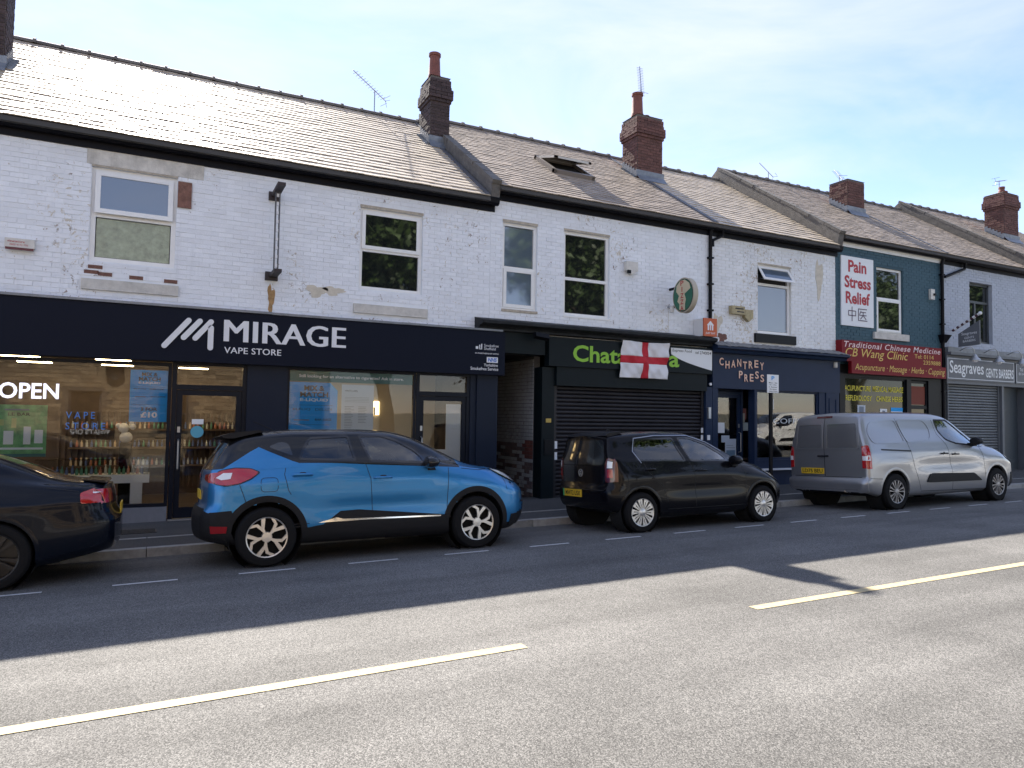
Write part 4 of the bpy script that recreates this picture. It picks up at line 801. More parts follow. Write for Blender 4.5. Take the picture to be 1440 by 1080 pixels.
mb = MB(); text(mb, 'ACUPUNCTURE', 15.72, 16.72, 2.52, 2.66, 12.324, bold=.015); text(mb, 'MEDICAL MASSAGE', 16.80, 18.03, 2.52, 2.67, 12.324, bold=.015); text(mb, 'REFLEXOLOGY', 15.76, 16.76, 2.27, 2.41, 12.324, bold=.015); text(mb, 'CHINESE HERBS', 16.93, 18.0, 2.27, 2.41, 12.324, bold=.015); tag(obj('window_lettering', mb, m_yel), 'yellow capitals in two rows on the clinic window', 'window sign')
poster('window_poster', 17.52, 18.0, 1.85, 2.12, 12.322, m_pw, 'white sheet with a blue heading low in the clinic window', extra=((0, 1, .62, 1, m_pblue), (.2, .35, .1, .5, m_ink), (.6, .75, .1, .5, m_ink))); poster('window_notice', 17.08, 17.36, 1.85, 2.08, 12.322, m_pw, 'small white notice left of the blue headed sheet', extra=((.3, .7, .2, .8, m_ink),), cat='notice'); poster('window_notice', 16.2, 16.5, 1.92, 2.16, 12.322, m_pgrey, 'grey picture card under the yellow capitals', extra=((.2, .8, .15, .85, m_ink),), cat='notice')

# ---- the barber (b5)
m_gsh = M('grey_shopfront', (.12, .13, .145), .5, var=.08)
part(b5, 'shop_frame', m_gsh, (19.86, 19.895, 12.25, 12.6, .2, 2.84)); part(b5, 'shop_frame', m_gsh, (22.42, 22.52, 12.22, 12.6, .25, 2.84)); part(b5, 'shop_frame', m_gsh, (23.72, 24.05, 12.22, 12.6, .3, 2.84)); part(b5, 'fascia_backing', m_gsh, (19.76, 24.05, 12.2, 12.5, 2.84, 3.64)); part(b5, 'ledge', m_gsh, (19.76, 24.05, 12.08, 12.36, 3.64, 3.72)); part(b5, 'ledge', m_lead, (19.76, 24.05, 12.16, 12.36, 3.72, 3.86))
dd = part(b5, 'shop_door', M('slate_door', (.05, .062, .072), .45), (22.52, 23.72, 12.5, 12.58, .28, 2.84)); part(dd, 'rail', MAT['slate_door'], (22.54, 23.7, 12.48, 12.5, 2.1, 2.2), (22.54, 23.7, 12.48, 12.5, 1.3, 1.42), (22.54, 23.7, 12.48, 12.5, .55, .66))
bs = thing('barber_sign', (21.3, 12.17, 2.95), 'grey barber board with white condensed lettering and thin border', 'sign')
part(bs, 'board', m_gsh, (19.70, 22.98, 12.165, 12.2, 2.94, 3.58)); bdr = lambda x0, x1, z0, z1, y: [(x0, x1, y-.004, y-.001, z0, z0+.015), (x0, x1, y-.004, y-.001, z1-.015, z1), (x0, x0+.015, y-.004, y-.001, z0+.015, z1-.015), (x1-.015, x1, y-.004, y-.001, z0+.015, z1-.015)]
part(bs, 'border', m_pw, *bdr(19.74, 22.95, 2.98, 3.55, 12.165)); mb = MB(); text(mb, 'Seagraves', 19.82, 21.42, 3.03, 3.49, 12.16, bold=.012); text(mb, 'GENTS BARBERS', 21.52, 22.92, 3.07, 3.34, 12.16, bold=.02); obj('lettering', mb, m_pw, bs)
b_s = thing('barber_hours_board', (23.5, 12.17, 2.95), 'small grey opening hours board at the right edge', 'sign'); part(b_s, 'board', m_gsh, (23.05, 24.0, 12.165, 12.2, 2.94, 3.56)); part(b_s, 'border', m_pw, *bdr(23.08, 23.97, 2.98, 3.53, 12.165)); mb = MB(); text(mb, 'Tel', 23.25, 23.42, 3.32, 3.42, 12.16); text(mb, '0114', 23.2, 23.5, 3.2, 3.28, 12.16); obj('lettering', mb, m_pw, b_s)
for i, (x, nm) in enumerate(((20.5, 'leftmost swan neck lamp over the barber board'), (21.65, 'middle swan neck lamp over the barber board'), (22.83, 'rightmost swan neck lamp over the barber board'))):
    t_ = thing('swan_neck_lamp', (x, 12.1, 3.5), nm, 'lamp', 'lamps over the barber board'); mb = MB(); mb.tube([(x-.2, 12.16, 3.78), (x-.2, 12.0, 3.86), (x-.1, 11.92, 3.88), (x-.02, 11.88, 3.8), (x, 11.87, 3.66)], .014, 8); obj('neck', mb, m_metal, t_, smooth=40)
    mb = MB(); mb.lathe([(.02, .17), (.05, .15), (.06, .1), (.14, .02), (.145, 0), (.12, .01), (.04, .08)], 18, (x, 11.87, 3.50)); obj('shade', mb, m_metal, t_, smooth=40); mb = MB(); mb.lathe([(0, -.07), (.05, -.06), (.075, -.02), (.06, .03), (0, .05)], 14, (x, 11.87, 3.50)); obj('bulb', mb, m_let, t_, smooth=True)
pj = thing('projecting_sign', (20.2, 12.0, 3.87), 'grey hanging barber sign under a striped pole', 'sign'); mb = MB(); mb.prism([(12.13, 3.87), (11.55, 3.90), (11.55, 4.57), (12.13, 4.24)], 'x', 20.18, 20.22); obj('panel', mb, m_gsh, pj)
mb = MB(); ez_ = lambda z, u: z+u*.0
for s_, z0, z1, a in (('Seagraves', 4.16, 4.26, .04), ('GENTS', 4.07, 4.13, .12), ('BARBERS', 3.98, 4.04, .08)): text(mb, s_, 0+a, .5-a, z0, z1, 0, place=lambda u, z: (20.177, 12.08-u, z+u*.06))
obj('lettering', mb, m_pw, pj)
A_, B_ = Vector((20.2, 12.3, 4.35)), Vector((20.2, 11.54, 4.76)); n_ = 12; mw, mr = MB(), MB()
for i in range(n_):
    p0, p1 = A_.lerp(B_, i/n_), A_.lerp(B_, (i+1)/n_); (mw if i % 2 else mr).tube([p0, p1], .036, 12)
obj('white_stripe', mw, m_let, pj, smooth=40); obj('dark_stripe', mr, M('pole_dark', (.06, .02, .03), .4), pj, smooth=40); mb = MB(); mb.lathe([(0, -.05), (.035, -.04), (.05, 0), (.035, .04), (0, .05)], 14, tuple(B_)); obj('pole_end', mb, m_let, pj, smooth=True)
# ---- things fixed to the upper walls
def alarm(name, x, z, w_, h_, d_, mat, label, strip=None, slant=.3):
    mb = MB(); mb.prism([(x, z+h_*slant), (x+w_*.5, z), (x+w_, z+h_*slant), (x+w_, z+h_), (x, z+h_)] if slant else [(x, z), (x+w_, z), (x+w_, z+h_), (x, z+h_)], 'y', YF-d_, YF-.012); o = obj(name, mb, mat); tag(o, label, 'alarm box')
    if strip: obj('lens', MB().box(x+.01, x+w_-.01, YF-d_-.004, YF-d_+.02, z-.035, z-.001), strip, o)
    return o
m_al = M('alarm_plastic', (.62, .60, .56), .5, var=.15, vs=10); o = alarm('alarm_box', -1.96, 4.05, .36, .13, .09, m_al, 'flat white alarm box with dark red lens at the left edge', M('alarm_lens', (.10, .01, .02), .3), 0)
mb = MB(); text(mb, 'viewsecure', -1.93, -1.72, 4.12, 4.15, YF-.092, bold=.01); text(mb, '0800 4772 770', -1.90, -1.68, 4.075, 4.10, YF-.092); obj('print', mb, m_redt, o)
alarm('alarm_box', 8.86, 4.78, .30, .28, .11, m_al, 'pale six sided alarm box right of the tall windows'); obj('siren_grille', MB().box(8.88, 8.97, YF-.125, YF-.1, 4.80, 4.87), m_black, bpy.data.objects['alarm_box.001'])
m_oa = M('aged_alarm', (.38, .32, .18), .6, var=.3, vs=12); o = alarm('alarm_box', 11.82, 4.17, .40, .19, .12, m_oa, 'wide yellowed alarm box on the peeling wall', None, 0); mb = MB(); mb.box(11.92, 12.17, YF-.123, YF-.1205, 4.285, 4.315); mb.box(11.97, 12.19, YF-.123, YF-.1205, 4.215, 4.24); obj('print', mb, m_pk, o)
alarm('alarm_box', 12.24, 4.02, .25, .28, .11, m_oa, 'smaller yellowed alarm box beside the wide one', None, .35)
o = alarm('alarm_box', 19.2, 5.16, .17, .29, .08, m_al, 'cream alarm box high on the teal wall', None, 0); obj('sensor', MB().box(19.30, 19.38, YF-.12, YF-.08, 5.27, 5.33), m_black, o)
def camera_(x, z, label):
    t_ = thing('wall_camera', (x, 12.3, z), label, 'camera'); part(t_, 'bracket', m_metal, (x-.03, x+.03, 12.24, 12.34, z+.06, z+.10)); mb = MB(); mb.lathe([(0, -.05), (.045, -.045), (.05, 0), (.05, .08), (.04, .09), (0, .09)], 14, (x, 12.22, z)); obj('housing', mb, m_al, t_, smooth=40)
camera_(10.06, 4.1, 'small dome camera below the oval sign bracket'); camera_(15.25, 3.12, 'small camera at the right end of the blue cornice')
fr_ = thing('sign_bracket', (1.72, 12.3, 4.0), 'empty rusty sign frame projecting from the white wall', 'bracket'); m_fr = M('frame_iron', (.10, .10, .11), .6, .4, var=.4, vs=15)
mb = MB(); mb.box(1.68, 1.70, 11.98, 12.02, 4.03, 5.40); mb.box(1.74, 1.76, 11.98, 12.02, 4.03, 5.40); obj('upright', mb, m_fr, fr_); mb = MB()
for i in range(9): z = 4.1+i*.145; mb.box(1.70, 1.74, 11.985, 12.015, z, z+.05)
obj('rung', mb, m_let, fr_); mb = MB(); mb.box(1.66, 1.78, 11.6, 12.36, 5.34, 5.39); mb.box(1.62, 1.80, 12.29, 12.34, 5.28, 5.42); obj('arm', mb, M('bracket_black', (.03, .02, .022), .6), fr_); mb = MB(); mb.box(1.66, 1.78, 11.75, 12.36, 3.98, 4.03); mb.box(1.60, 1.80, 12.28, 12.34, 3.93, 4.07); obj('arm', mb, MAT['bracket_black'], fr_)
pz = thing('oval_sign', (10.05, 11.85, 4.0), 'green and cream oval projecting sign spelling a food word', 'sign')
def oval(ry, rz_, x0, x1): mb = MB(); mb.prism([(11.84+ry*math.cos(2*math.pi*k_/40), 4.375+rz_*math.sin(2*math.pi*k_/40)) for k_ in range(40)], 'x', x0, x1); return mb
m_beige = M('sign_beige', (.58, .49, .33), .5, var=.08); obj('drum', oval(.34, .38, 10.05, 10.17), M('drum_beige', (.45, .40, .31), .5), pz, smooth=40); obj('border', oval(.315, .355, 10.046, 10.051), m_pk, pz); obj('green_face', oval(.30, .34, 10.042, 10.047), M('sign_green', (.02, .13, .075), .5), pz)
mb = MB(); mb.prism([(11.84+a, 4.375+b_) for a, b_ in ((-.06, .325), (.08, .32), (.20, .22), (.21, .10), (.12, .0), (.17, -.12), (.10, -.18), (.11, -.30), (-.07, -.325), (-.07, -.2), (-.10, -.1), (-.05, .02), (-.13, .06), (-.24, .12), (-.2, .24))], 'x', 10.036, 10.043); obj('cream_map', mb, m_beige, pz)
mb = MB()
for i, ch in enumerate('PIZZA'):
    z = 4.585-i*.135; hw = .014 if ch == 'I' else .052; text(mb, ch, -hw, hw, z, z+.105, 0, bold=.02, place=lambda u, z_: (10.033, 11.86-u, z_))
obj('lettering', mb, m_redt, pz); part(pz, 'bracket', m_black, (10.08, 10.13, 12.12, 12.36, 4.55, 4.6), (10.08, 10.13, 12.12, 12.36, 4.15, 4.2))
je = thing('takeaway_sign', (11.2, 12.15, 3.55), 'orange box sign with a white house mark above the cornice', 'sign'); m_or = M('sign_orange', (.52, .10, .025), .45)
part(je, 'box', m_let, (10.77, 11.15, 12.03, 12.33, 3.57, 3.96)); part(je, 'face', m_or, (10.77, 11.15, 12.0, 12.03, 3.565, 3.965))
mb = MB(); mb.prism([(10.88, 3.70), (10.92, 3.70), (10.92, 3.80), (10.945, 3.83), (10.945, 3.70), (10.975, 3.70), (10.975, 3.83), (11.0, 3.80), (11.0, 3.70), (11.04, 3.70), (11.04, 3.81), (11.065, 3.81), (10.96, 3.91), (10.855, 3.81), (10.88, 3.81)], 'y', 11.997, 12.0); text(mb, 'JUST EAT', 10.82, 11.10, 3.605, 3.655, 11.998, bold=.02); obj('mark', mb, m_let, je)
# aerials
m_al2 = M('aerial_metal', (.30, .30, .31), .5, .7)
def aerial(x, y, z, h_, ang, L_, n_, label, elev=0., vert=False):
    t_ = thing('tv_aerial', (x, y, z), label, 'aerial', 'tv aerials on the roofs'); mb = MB(); mb.tube([(x, y, z), (x, y, z+h_)], .013, 6); obj('mast', mb, m_al2, t_)
    d = Vector((math.cos(ang)*math.cos(elev), math.sin(ang)*math.cos(elev), math.sin(elev))); c0 = Vector((x, y, z+h_-.02)); q = Vector((-math.sin(ang), math.cos(ang), 0)); upv = d.cross(q)
    if vert: q, upv = upv, q
    mb = MB(); mb.tube([c0-d*L_*.35, c0+d*L_*.65], .011, 6); obj('boom', mb, m_al2, t_); mb = MB()
    for i in range(n_): p_ = c0+d*(L_*(-.25+.9*i/n_)); mb.tube([p_-q*.10, p_+q*.10], .005, 4)
    obj('elements', mb, m_al2, t_); mb = MB(); p_ = c0-d*L_*.33
    for k_ in (-1, 1): mb.tube([p_+upv*.12*k_-q*.13, p_+upv*.12*k_+q*.13], .006, 4); mb.tube([p_+upv*.12*k_-d*.1, p_], .006, 4)
    obj('reflector', mb, m_al2, t_)
aerial(4.52, 16.5, 8.9, .62, R(200), 1.05, 12, 'slanting tv aerial on the ridge of the long pale roof', .42); t2 = aerial(11.5, 15.3, 9.7, 1.05, R(90), .85, 16, 'upright tv aerial rising from the tall red chimney', 1.45)
aerial(17.6, 16.6, 9.3, .5, R(120), .7, 7, 'small tv aerial on the ridge above the teal house', .9); aerial(18.95, 15.0, 9.1, .32, R(60), .8, 7, 'tv aerial behind the stubby chimney', .7); aerial(27.0, 14.7, 9.9, .6, R(10), .9, 9, 'tv aerial on the chimney at the far right', .25)
# ---- parking sign on a post
pp = thing('parking_sign', (11.0, 10.32, gz(11, 10.3)), 'white and blue parking plate on a slim black post', 'sign'); mb = MB(); mb.tube([(11.01, 10.33, gz(11, 10.3)-.1), (11.01, 10.33, 2.45)], .04, 14); obj('post', mb, m_black, pp, smooth=40)
part(pp, 'plate', m_pw, (10.86, 11.17, 10.275, 10.285, 2.28, 2.64)); mb = MB(); text(mb, 'P', 10.97, 11.05, 2.53, 2.61, 10.272, bold=.02)
obj('symbol', mb, m_pblue, pp); mb = MB()
for i, s_ in enumerate(('Mon - Sat', '8am - 6.30pm', '1 hour', 'No return', 'within 2 hours')): text(mb, s_, 10.90+.02*(i % 2), 11.13-.02*(i % 2), 2.465-i*.042, 2.49-i*.042, 10.272, bold=.012)
obj('print', mb, m_pk, pp); part(pp, 'clamp', m_metal, (10.97, 11.05, 10.285, 10.3, 2.42, 2.45)); part(pp, 'side_label', m_pw, (11.045, 11.055, 10.3, 10.36, 1.95, 2.15))

t_ = thing('flood_light', (6.78, 12.0, 3.3), 'small black flood light under the cornice over the passage', 'light'); part(t_, 'arm', m_black, (6.62, 6.66, 11.95, 12.22, 3.34, 3.37)); mb = MB(); mb.add([(6.52,11.9,3.28),(6.8,11.86,3.24),(6.8,11.98,3.20),(6.52,12.02,3.24),(6.52,11.92,3.36),(6.8,11.88,3.32),(6.8,12.0,3.32),(6.52,12.04,3.36)], [(0,1,2,3),(4,5,6,7),(0,1,5,4),(1,2,6,5),(2,3,7,6),(3,0,4,7)]); obj('housing', mb, m_black, t_)
mb = MB(); mb.tube([(10.06, 12.335, 4.1), (10.06, 12.335, 3.7), (10.02, 12.335, 3.62)], .006, 5); tag(obj('wall_cable', mb, m_al), 'thin pale cable running down from the dome camera', 'cable')
# ================================================================ vehicles
def pchip(xs, ys, x):
    xs, ys, x = np.array(xs, float), np.array(ys, float), np.clip(np.array(x, float), xs[0], xs[-1])
    h_ = np.diff(xs); d = np.diff(ys)/h_; m = np.zeros(len(xs))
    if len(xs) == 2: return ys[0]+(x-xs[0])*d[0]
    for i in range(1, len(xs)-1):
        if d[i-1]*d[i] > 0: w1, w2 = 2*h_[i]+h_[i-1], h_[i]+2*h_[i-1]; m[i] = (w1+w2)/(w1/d[i-1]+w2/d[i])
    m[0] = d[0]; m[-1] = d[-1]
    k = np.clip(np.searchsorted(xs, x)-1, 0, len(xs)-2); t = (x-xs[k])/h_[k]
    return (1+2*t)*(1-t)**2*ys[k]+t*(1-t)**2*h_[k]*m[k]+t*t*(3-2*t)*ys[k+1]+t*t*(t-1)*h_[k]*m[k+1]
m_tyre = M('tyre_rubber', (.008, .008, .009), .8, spec=.2, bump=.3, bs=60); m_trim = M('black_trim', (.010, .010, .012), .6, spec=.25, bump=.15, bs=200); m_gloss = M('gloss_black', (.008, .008, .01), .12, coat=.6)
m_chrome = M('chrome', (.75, .76, .78), .12, 1); m_alloy = M('silver_alloy', (.62, .60, .57), .3, .75); m_dalloy = M('dark_alloy', (.03, .03, .033), .3, .6); m_galloy = M('grey_hubcap', (.30, .29, .29), .35, .6)
m_well = M('wheel_well', (.006, .006, .006), .95); m_cab = M('cabin_trim', (.035, .036, .04), .8); m_seat = M('seat_cloth', (.06, .062, .07), .9); m_line_ = M('panel_gap', (.004, .004, .005), .6)
m_redl = M('tail_lens_red', (.42, .008, .012), .08, coat=1, ior=1.6); m_clear = M('lamp_lens_clear', (.78, .80, .82), .25, .1, coat=1); m_darkl = M('tail_lens_dark', (.10, .02, .02), .08, coat=1); m_amber = M('reflector_red', (.25, .01, .015), .2)
m_yplate = M('yellow_plate', (.75, .48, .03), .4); m_ev = M('plate_green', (.05, .35, .12), .4)
m_cg = glass_mat('car_glass', (.50, .55, .56), 3.2, 1.5); m_cgd = glass_mat('privacy_glass', (.12, .13, .14), 2.8, 1.5)
def rs(poly, step=.03, closed=True):
    out = []; n = len(poly)
    for i in range(n if closed else n-1):
        a, b = Vector(poly[i]), Vector(poly[(i+1) % n]); k = max(1, int((b-a).length/step+.5)); out += [a.lerp(b, j/k) for j in range(k)]
    if not closed: out.append(Vector(poly[-1]))
    return out
def rnd_poly(poly, r=.04, n=4):
    out = []; L = len(poly)
    for i in range(L):
        p, a, b = Vector(poly[i]), Vector(poly[i-1]), Vector(poly[(i+1) % L]); ra = min(r, (a-p).length*.45); rb_ = min(r, (b-p).length*.45)
        s, e = p+(a-p).normalized()*ra, p+(b-p).normalized()*rb_
        for k in range(n+1): t = k/n; out.append(s.lerp(p, t).lerp(p.lerp(e, t), t))
    return out
def inset(poly, d):
    n = len(poly); out = []; ar = sum(poly[i-1][0]*poly[i][1]-poly[i][0]*poly[i-1][1] for i in range(n)); s = 1 if ar > 0 else -1
    for i in range(n):
        p, a, b = Vector(poly[i]), Vector(poly[i-1]), Vector(poly[(i+1) % n]); e1, e2 = (p-a), (b-p)
        e1 = e1.normalized() if e1.length > 1e-9 else e2.normalized(); e2 = e2.normalized() if e2.length > 1e-9 else e1
        nn = Vector((-e1.y-e2.y, e1.x+e2.x))*s; nn = nn.normalized() if nn.length > 1e-6 else Vector((0, 0)); c = max(.5, nn.dot(Vector((-e1.y, e1.x))*s)); out.append(p+nn*d/c)
    return out
def inpoly(p, poly):
    c = False; n = len(poly); x, y = p[0], p[1]
    for i in range(n):
        a, b = poly[i], poly[i-1]
        if (a[1] > y) != (b[1] > y) and x < (b[0]-a[0])*(y-a[1])/(b[1]-a[1])+a[0]: c = not c
    return c
class Car:
    def __init__(s, sp, root, paint, upper=None):
        s.sp = sp; s.root = root; s.paint = paint; L = sp['L']; s.L = L
        T = np.array(sorted(set(np.round(np.concatenate([np.linspace(0, .3, 11), np.linspace(.3, L-.35, int((L-.65)/.03)), np.linspace(L-.35, L, 13)]), 4))))
        g = lambda k: pchip(*zip(*sp[k]), T)
        zt, zb, yb, yr, ym, zr = g('ztop'), g('zbelt'), g('ybelt'), g('yrail'), g('ymax'), g('zrail'); zs = g('zsill')
        zr = zt-zr; P = []; s.belt_i = None; segs = [4, 3, 7, 6, 5, 10, 5, 5, 6]
        for i in range(len(T)):
            m = sp.get('zmid', .55); zbb = zb[i]; m1 = min(m, zs[i]+(zbb-zs[i])*.4); m2 = zs[i]+(zbb-zs[i])*.75
            C = [(0, zs[i]-.02), (ym[i]*.86, zs[i]-.02), (ym[i]*.965, zs[i]+.05), (ym[i], m1), (ym[i]*.992, m2), (yb[i], zbb), (yb[i]+(yr[i]-yb[i])*.55, zbb+(zr[i]-zbb)*.52), (yr[i], zr[i]), (yr[i]*.74, zt[i]-(zt[i]-zr[i])*.30), (0, zt[i])]
            cu = np.concatenate([[0], np.cumsum([math.hypot(C[k+1][0]-C[k][0], C[k+1][1]-C[k][1])+1e-4 for k in range(len(C)-1)])])
            pa = np.concatenate([np.linspace(cu[k], cu[k+1], segs[k], endpoint=False) for k in range(len(segs))]+[[cu[-1]]])
            P.append(np.stack([pchip(cu, [c[0] for c in C], pa), pchip(cu, [c[1] for c in C], pa)], 1))
        P = np.array(P)
        for xc, zc, rx, rz_, dep in sp.get('dents', ()): P[:, :, 0] -= np.minimum(dep*np.exp(-((T[:, None]-xc)/rx)**4-((P[:, :, 1]-zc)/rz_)**2), P[:, :, 0]*.5)*(P[:, :, 0] > .5)
        s.belt_i = sum(segs[:5]); s.rail_i = sum(segs[:7])
        xr = lambda z: pchip(*zip(*sp['xr']), z); xf = lambda z: pchip(*zip(*sp['xf']), z)
        fr = np.clip(1-T/sp.get('rfade', .9), 0, 1)**1.6; ff = np.clip(1-(L-T)/sp.get('ffade', .6), 0, 1)**1.6
        X = T[:, None]+xr(P[:, :, 1])*fr[:, None]-xf(P[:, :, 1])*ff[:, None]
        n, k = P.shape[:2]; V = []; F = []; U = []
        for sgn in (-1, 1):
            o = len(V)
            V += [(X[i, j], sgn*P[i, j, 0], P[i, j, 1]) for i in range(n) for j in range(k)]
            for i in range(n-1):
                for j in range(k-1):
                    f = (o+i*k+j, o+(i+1)*k+j, o+(i+1)*k+j+1, o+i*k+j+1); F.append(f if sgn < 0 else f[::-1]); U.append(2 if j < segs[0]+(4 if sp.get('rocker') else 0) else 1 if upper and j >= s.belt_i and T[i] < sp.get('upx', 99) else 0)
            for e, i in ((0, 0), (1, n-1)):   # end faces, closed towards the centre line
                for j in range(k-1):
                    pass
        half = n*k
        for e, i in ((0, 0), (1, n-1)):
            for j in range(k-1):
                m_ = 44
                a0, a1 = i*k+j, i*k+j+1; b0, b1 = half+i*k+j, half+i*k+j+1
                prev0, prev1 = a0, a1
                for q in range(1, m_+1):
                    if q < m_:
                        t = q/m_; bul = sp.get('bulge', .03)*(1-(2*t-1)**2)*(-1 if e == 0 else 1)
                        v0 = Vector(V[a0]).lerp(Vector(V[b0]), t); v1 = Vector(V[a1]).lerp(Vector(V[b1]), t); V.append((v0.x+bul, v0.y, v0.z)); V.append((v1.x+bul, v1.y, v1.z)); c0, c1 = len(V)-2, len(V)-1
                    else: c0, c1 = b0, b1
                    f = (prev0, prev1, c1, c0); F.append(f if e == 0 else f[::-1]); U.append(1 if upper and e == 0 and j >= s.belt_i else 0); prev0, prev1 = c0, c1
        bm = bmesh.new(); vs = [bm.verts.new(v) for v in V]; s.cut = []
        for f, u in zip(F, U):
            ff_ = []
            for q in f:
                if not ff_ or (Vector(V[q])-Vector(V[ff_[-1]])).length > 1e-5: ff_.append(q)
            if len(ff_) > 2 and (Vector(V[ff_[0]])-Vector(V[ff_[-1]])).length < 1e-5: ff_.pop()
            if len(ff_) < 3: continue
            try: fc = bm.faces.new([vs[q] for q in ff_]); fc.material_index = u; fc.smooth = True
            except ValueError: pass
        bmesh.ops.remove_doubles(bm, verts=bm.verts, dist=2e-4); bmesh.ops.recalc_face_normals(bm, faces=bm.faces)
        s.bm = bm; s.mats = [paint, upper or paint, m_trim]; s.bvh = BVHTree.FromBMesh(bm)
    def hit(s, view, a, b, off=0.):
        o, d = {'R': ((a, -3, b), (0, 1, 0)), 'B': ((-2, a, b), (1, 0, 0)), 'F': ((s.L+2, a, b), (-1, 0, 0)), 'T': ((a, b, 4), (0, 0, -1))}[view]
        d = Vector(d); loc, n, i, _ = s.bvh.ray_cast(Vector(o), d)
        if loc is not None and view == 'R' and loc.y > -(.41 if a < .2 else .25)*s.sp['W']: loc = None
        if loc is None:
            q = {'R': (a, -s.sp['W']*.48, b), 'B': (.1, a, b), 'F': (s.L-.1, a, b), 'T': (a, b, 1.5)}[view]; loc, n, i, _ = s.bvh.find_nearest(Vector(q))
        if n.dot(d) > 0: n = -n
        return loc+n*off, d
    def strip2(s, A, B, view, off, skirt=.012):
        """quad band between two point lists of equal length (closed)"""
        mb = MB(); n = len(A); pa = [s.hit(view, *p, off) for p in A]; pb = [s.hit(view, *p, off) for p in B]; pm = [s.hit(view, (A[i][0]+B[i][0])/2, (A[i][1]+B[i][1])/2, off) for i in range(n)]
        d = pa[0][1]*skirt; vs = [p[0]+d for p in pa]+[p[0] for p in pa]+[p[0] for p in pm]+[p[0] for p in pb]+[p[0]+d for p in pb]; fs = []
        for i in range(n):
            j = (i+1) % n
            for r in range(4): fs.append((r*n+i, r*n+j, (r+1)*n+j, (r+1)*n+i))
        mb.add(vs, fs); return mb
    def patch(s, poly, view, off=.004, skirt=.012, step=.03, grid=.05):
        P = rs(poly, step); xs = [p[0] for p in P]; ys = [p[1] for p in P]; inner = []; ins = inset(P, grid*.4)
        x = min(xs)+grid*.5
        while x < max(xs):
            y = min(ys)+grid*.5
            while y < max(ys):
                if inpoly((x, y), ins): inner.append(Vector((x, y)))
                y += grid
            x += grid
        n = len(P); res = delaunay_2d_cdt([Vector((p[0], p[1])) for p in P]+inner, [(i, (i+1) % n) for i in range(n)], [tuple(range(n))], 1, 1e-5)
        pts, faces = res[0], res[2]; H = [s.hit(view, p[0], p[1], off) for p in pts]; mb = MB(); mb.add([h_[0] for h_ in H], faces)
        edge = {}
        for f in faces:
            for i in range(len(f)): k = tuple(sorted((f[i], f[(i+1) % len(f)]))); edge[k] = edge.get(k, 0)+1
        for (a, b), c in edge.items():
            if c == 1: d = H[a][1]*skirt; mb.add([H[a][0], H[b][0], H[b][0]+d, H[a][0]+d], [(0, 1, 2, 3)])
        return mb
    def line(s, pts, view, w=.007, off=.0015):
        P = rs(pts, .03, False); L_, R_ = [], []
        for i, p in enumerate(P):
            t = (P[min(i+1, len(P)-1)]-P[max(i-1, 0)]).normalized(); n = Vector((-t.y, t.x))*w/2; L_.append(s.hit(view, *(p+n), off)[0]); R_.append(s.hit(view, *(p-n), off)[0])
        mb = MB(); mb.grid([L_, R_]); return mb
    def put(s, name, mb, mat, parent=None, smooth=45, mirror=False, label=None):
        o = obj(name, mb, mat, parent or s.root, smooth, True, label)
        if mirror:
            m2 = MB(); m2.v = [(p[0], -p[1], p[2]) for p in mb.v]; m2.f = list(mb.f); m2.m = list(mb.m); obj(name, m2, mat, s.root if parent is None else parent, smooth, True)
        return o
    def opening(s, poly, view, mat, band=.03, bandmat=None, name='window', mirror=True):
        P = rnd_poly(poly, .05); P = rs(P, .04); s.cut.append((view, [tuple(p) for p in inset(P, band*.55)]))
        w = s.put(name, s.strip2(P, inset(P, band), view, .003), bandmat or m_gloss)
        s.put('pane', s.patch(inset(P, band*.8), view, -.004, .0, .05, .08), mat, w)
        if mirror:
            for nm, mb, mt, par in ((name, s.strip2(P, inset(P, band), view, .003), bandmat or m_gloss, None), ('pane', s.patch(inset(P, band*.8), view, -.004, .0, .05, .08), mat, 1)):
                mb.v = [(p[0], -p[1], p[2]) for p in mb.v]; q = s.put(nm, mb, mt, None if par is None else q)
        return w
    def arch(s, x, z, r0, r1, mat, a0=-12, a1=192, off=.006, sq=1.0):
        s.cut.append(('C', (x, z, r0+.015)))
        n = 34; mb = MB(); rows = []
        for q in range(4):
            r = r0+(r1-r0)*q/3; rows.append([s.hit('R', x+r*math.cos(R(a0+(a1-a0)*i/n))*sq, z+r*math.sin(R(a0+(a1-a0)*i/n)), off*(1 if q < 3 else .3))[0] for i in range(n+1)])
        lip = [p+Vector((0, .05, 0)) for p in rows[0]]; mb.grid([lip]+rows); s.put('wheel_arch', mb, mat, mirror=True)
        ws = s.sp['W']/2; mb = MB(); nn = 24; ring = lambda y, r: [(x+r*math.cos(math.pi*2*i/nn), y, z+r*math.sin(math.pi*2*i/nn)) for i in range(nn+1)]
        mb.grid([ring(-ws+.06, r0+.012), ring(-ws+.36, r0+.012), ring(-ws+.37, .02)]); s.put('wheel_liner', mb, m_well, mirror=True)
    def finish(s):
        bm = s.bm; dead = []
        for f in bm.faces:
            c = f.calc_center_median(); n = f.normal
            for v, q in s.cut:
                if v == 'C':
                    if abs(c.y) > s.sp['W']/2-.34 and (c.x-q[0])**2+(c.z-q[1])**2 < q[2]**2: dead.append(f); break
                elif v == 'R':
                    if abs(n.y) > .3 and inpoly((c.x, c.z), q): dead.append(f); break
                elif v == 'B':
                    if n.x < -.15 and c.x < 1.1 and inpoly((c.y, c.z), q): dead.append(f); break
                elif v == 'T':
                    if n.z > .1 and inpoly((c.x, c.y), q): dead.append(f); break
        bmesh.ops.delete(bm, geom=list(set(dead)), context='FACES')
        me = bpy.data.meshes.new('body')
        bm.to_mesh(me); bm.free()
        for m in s.mats: me.materials.append(m)
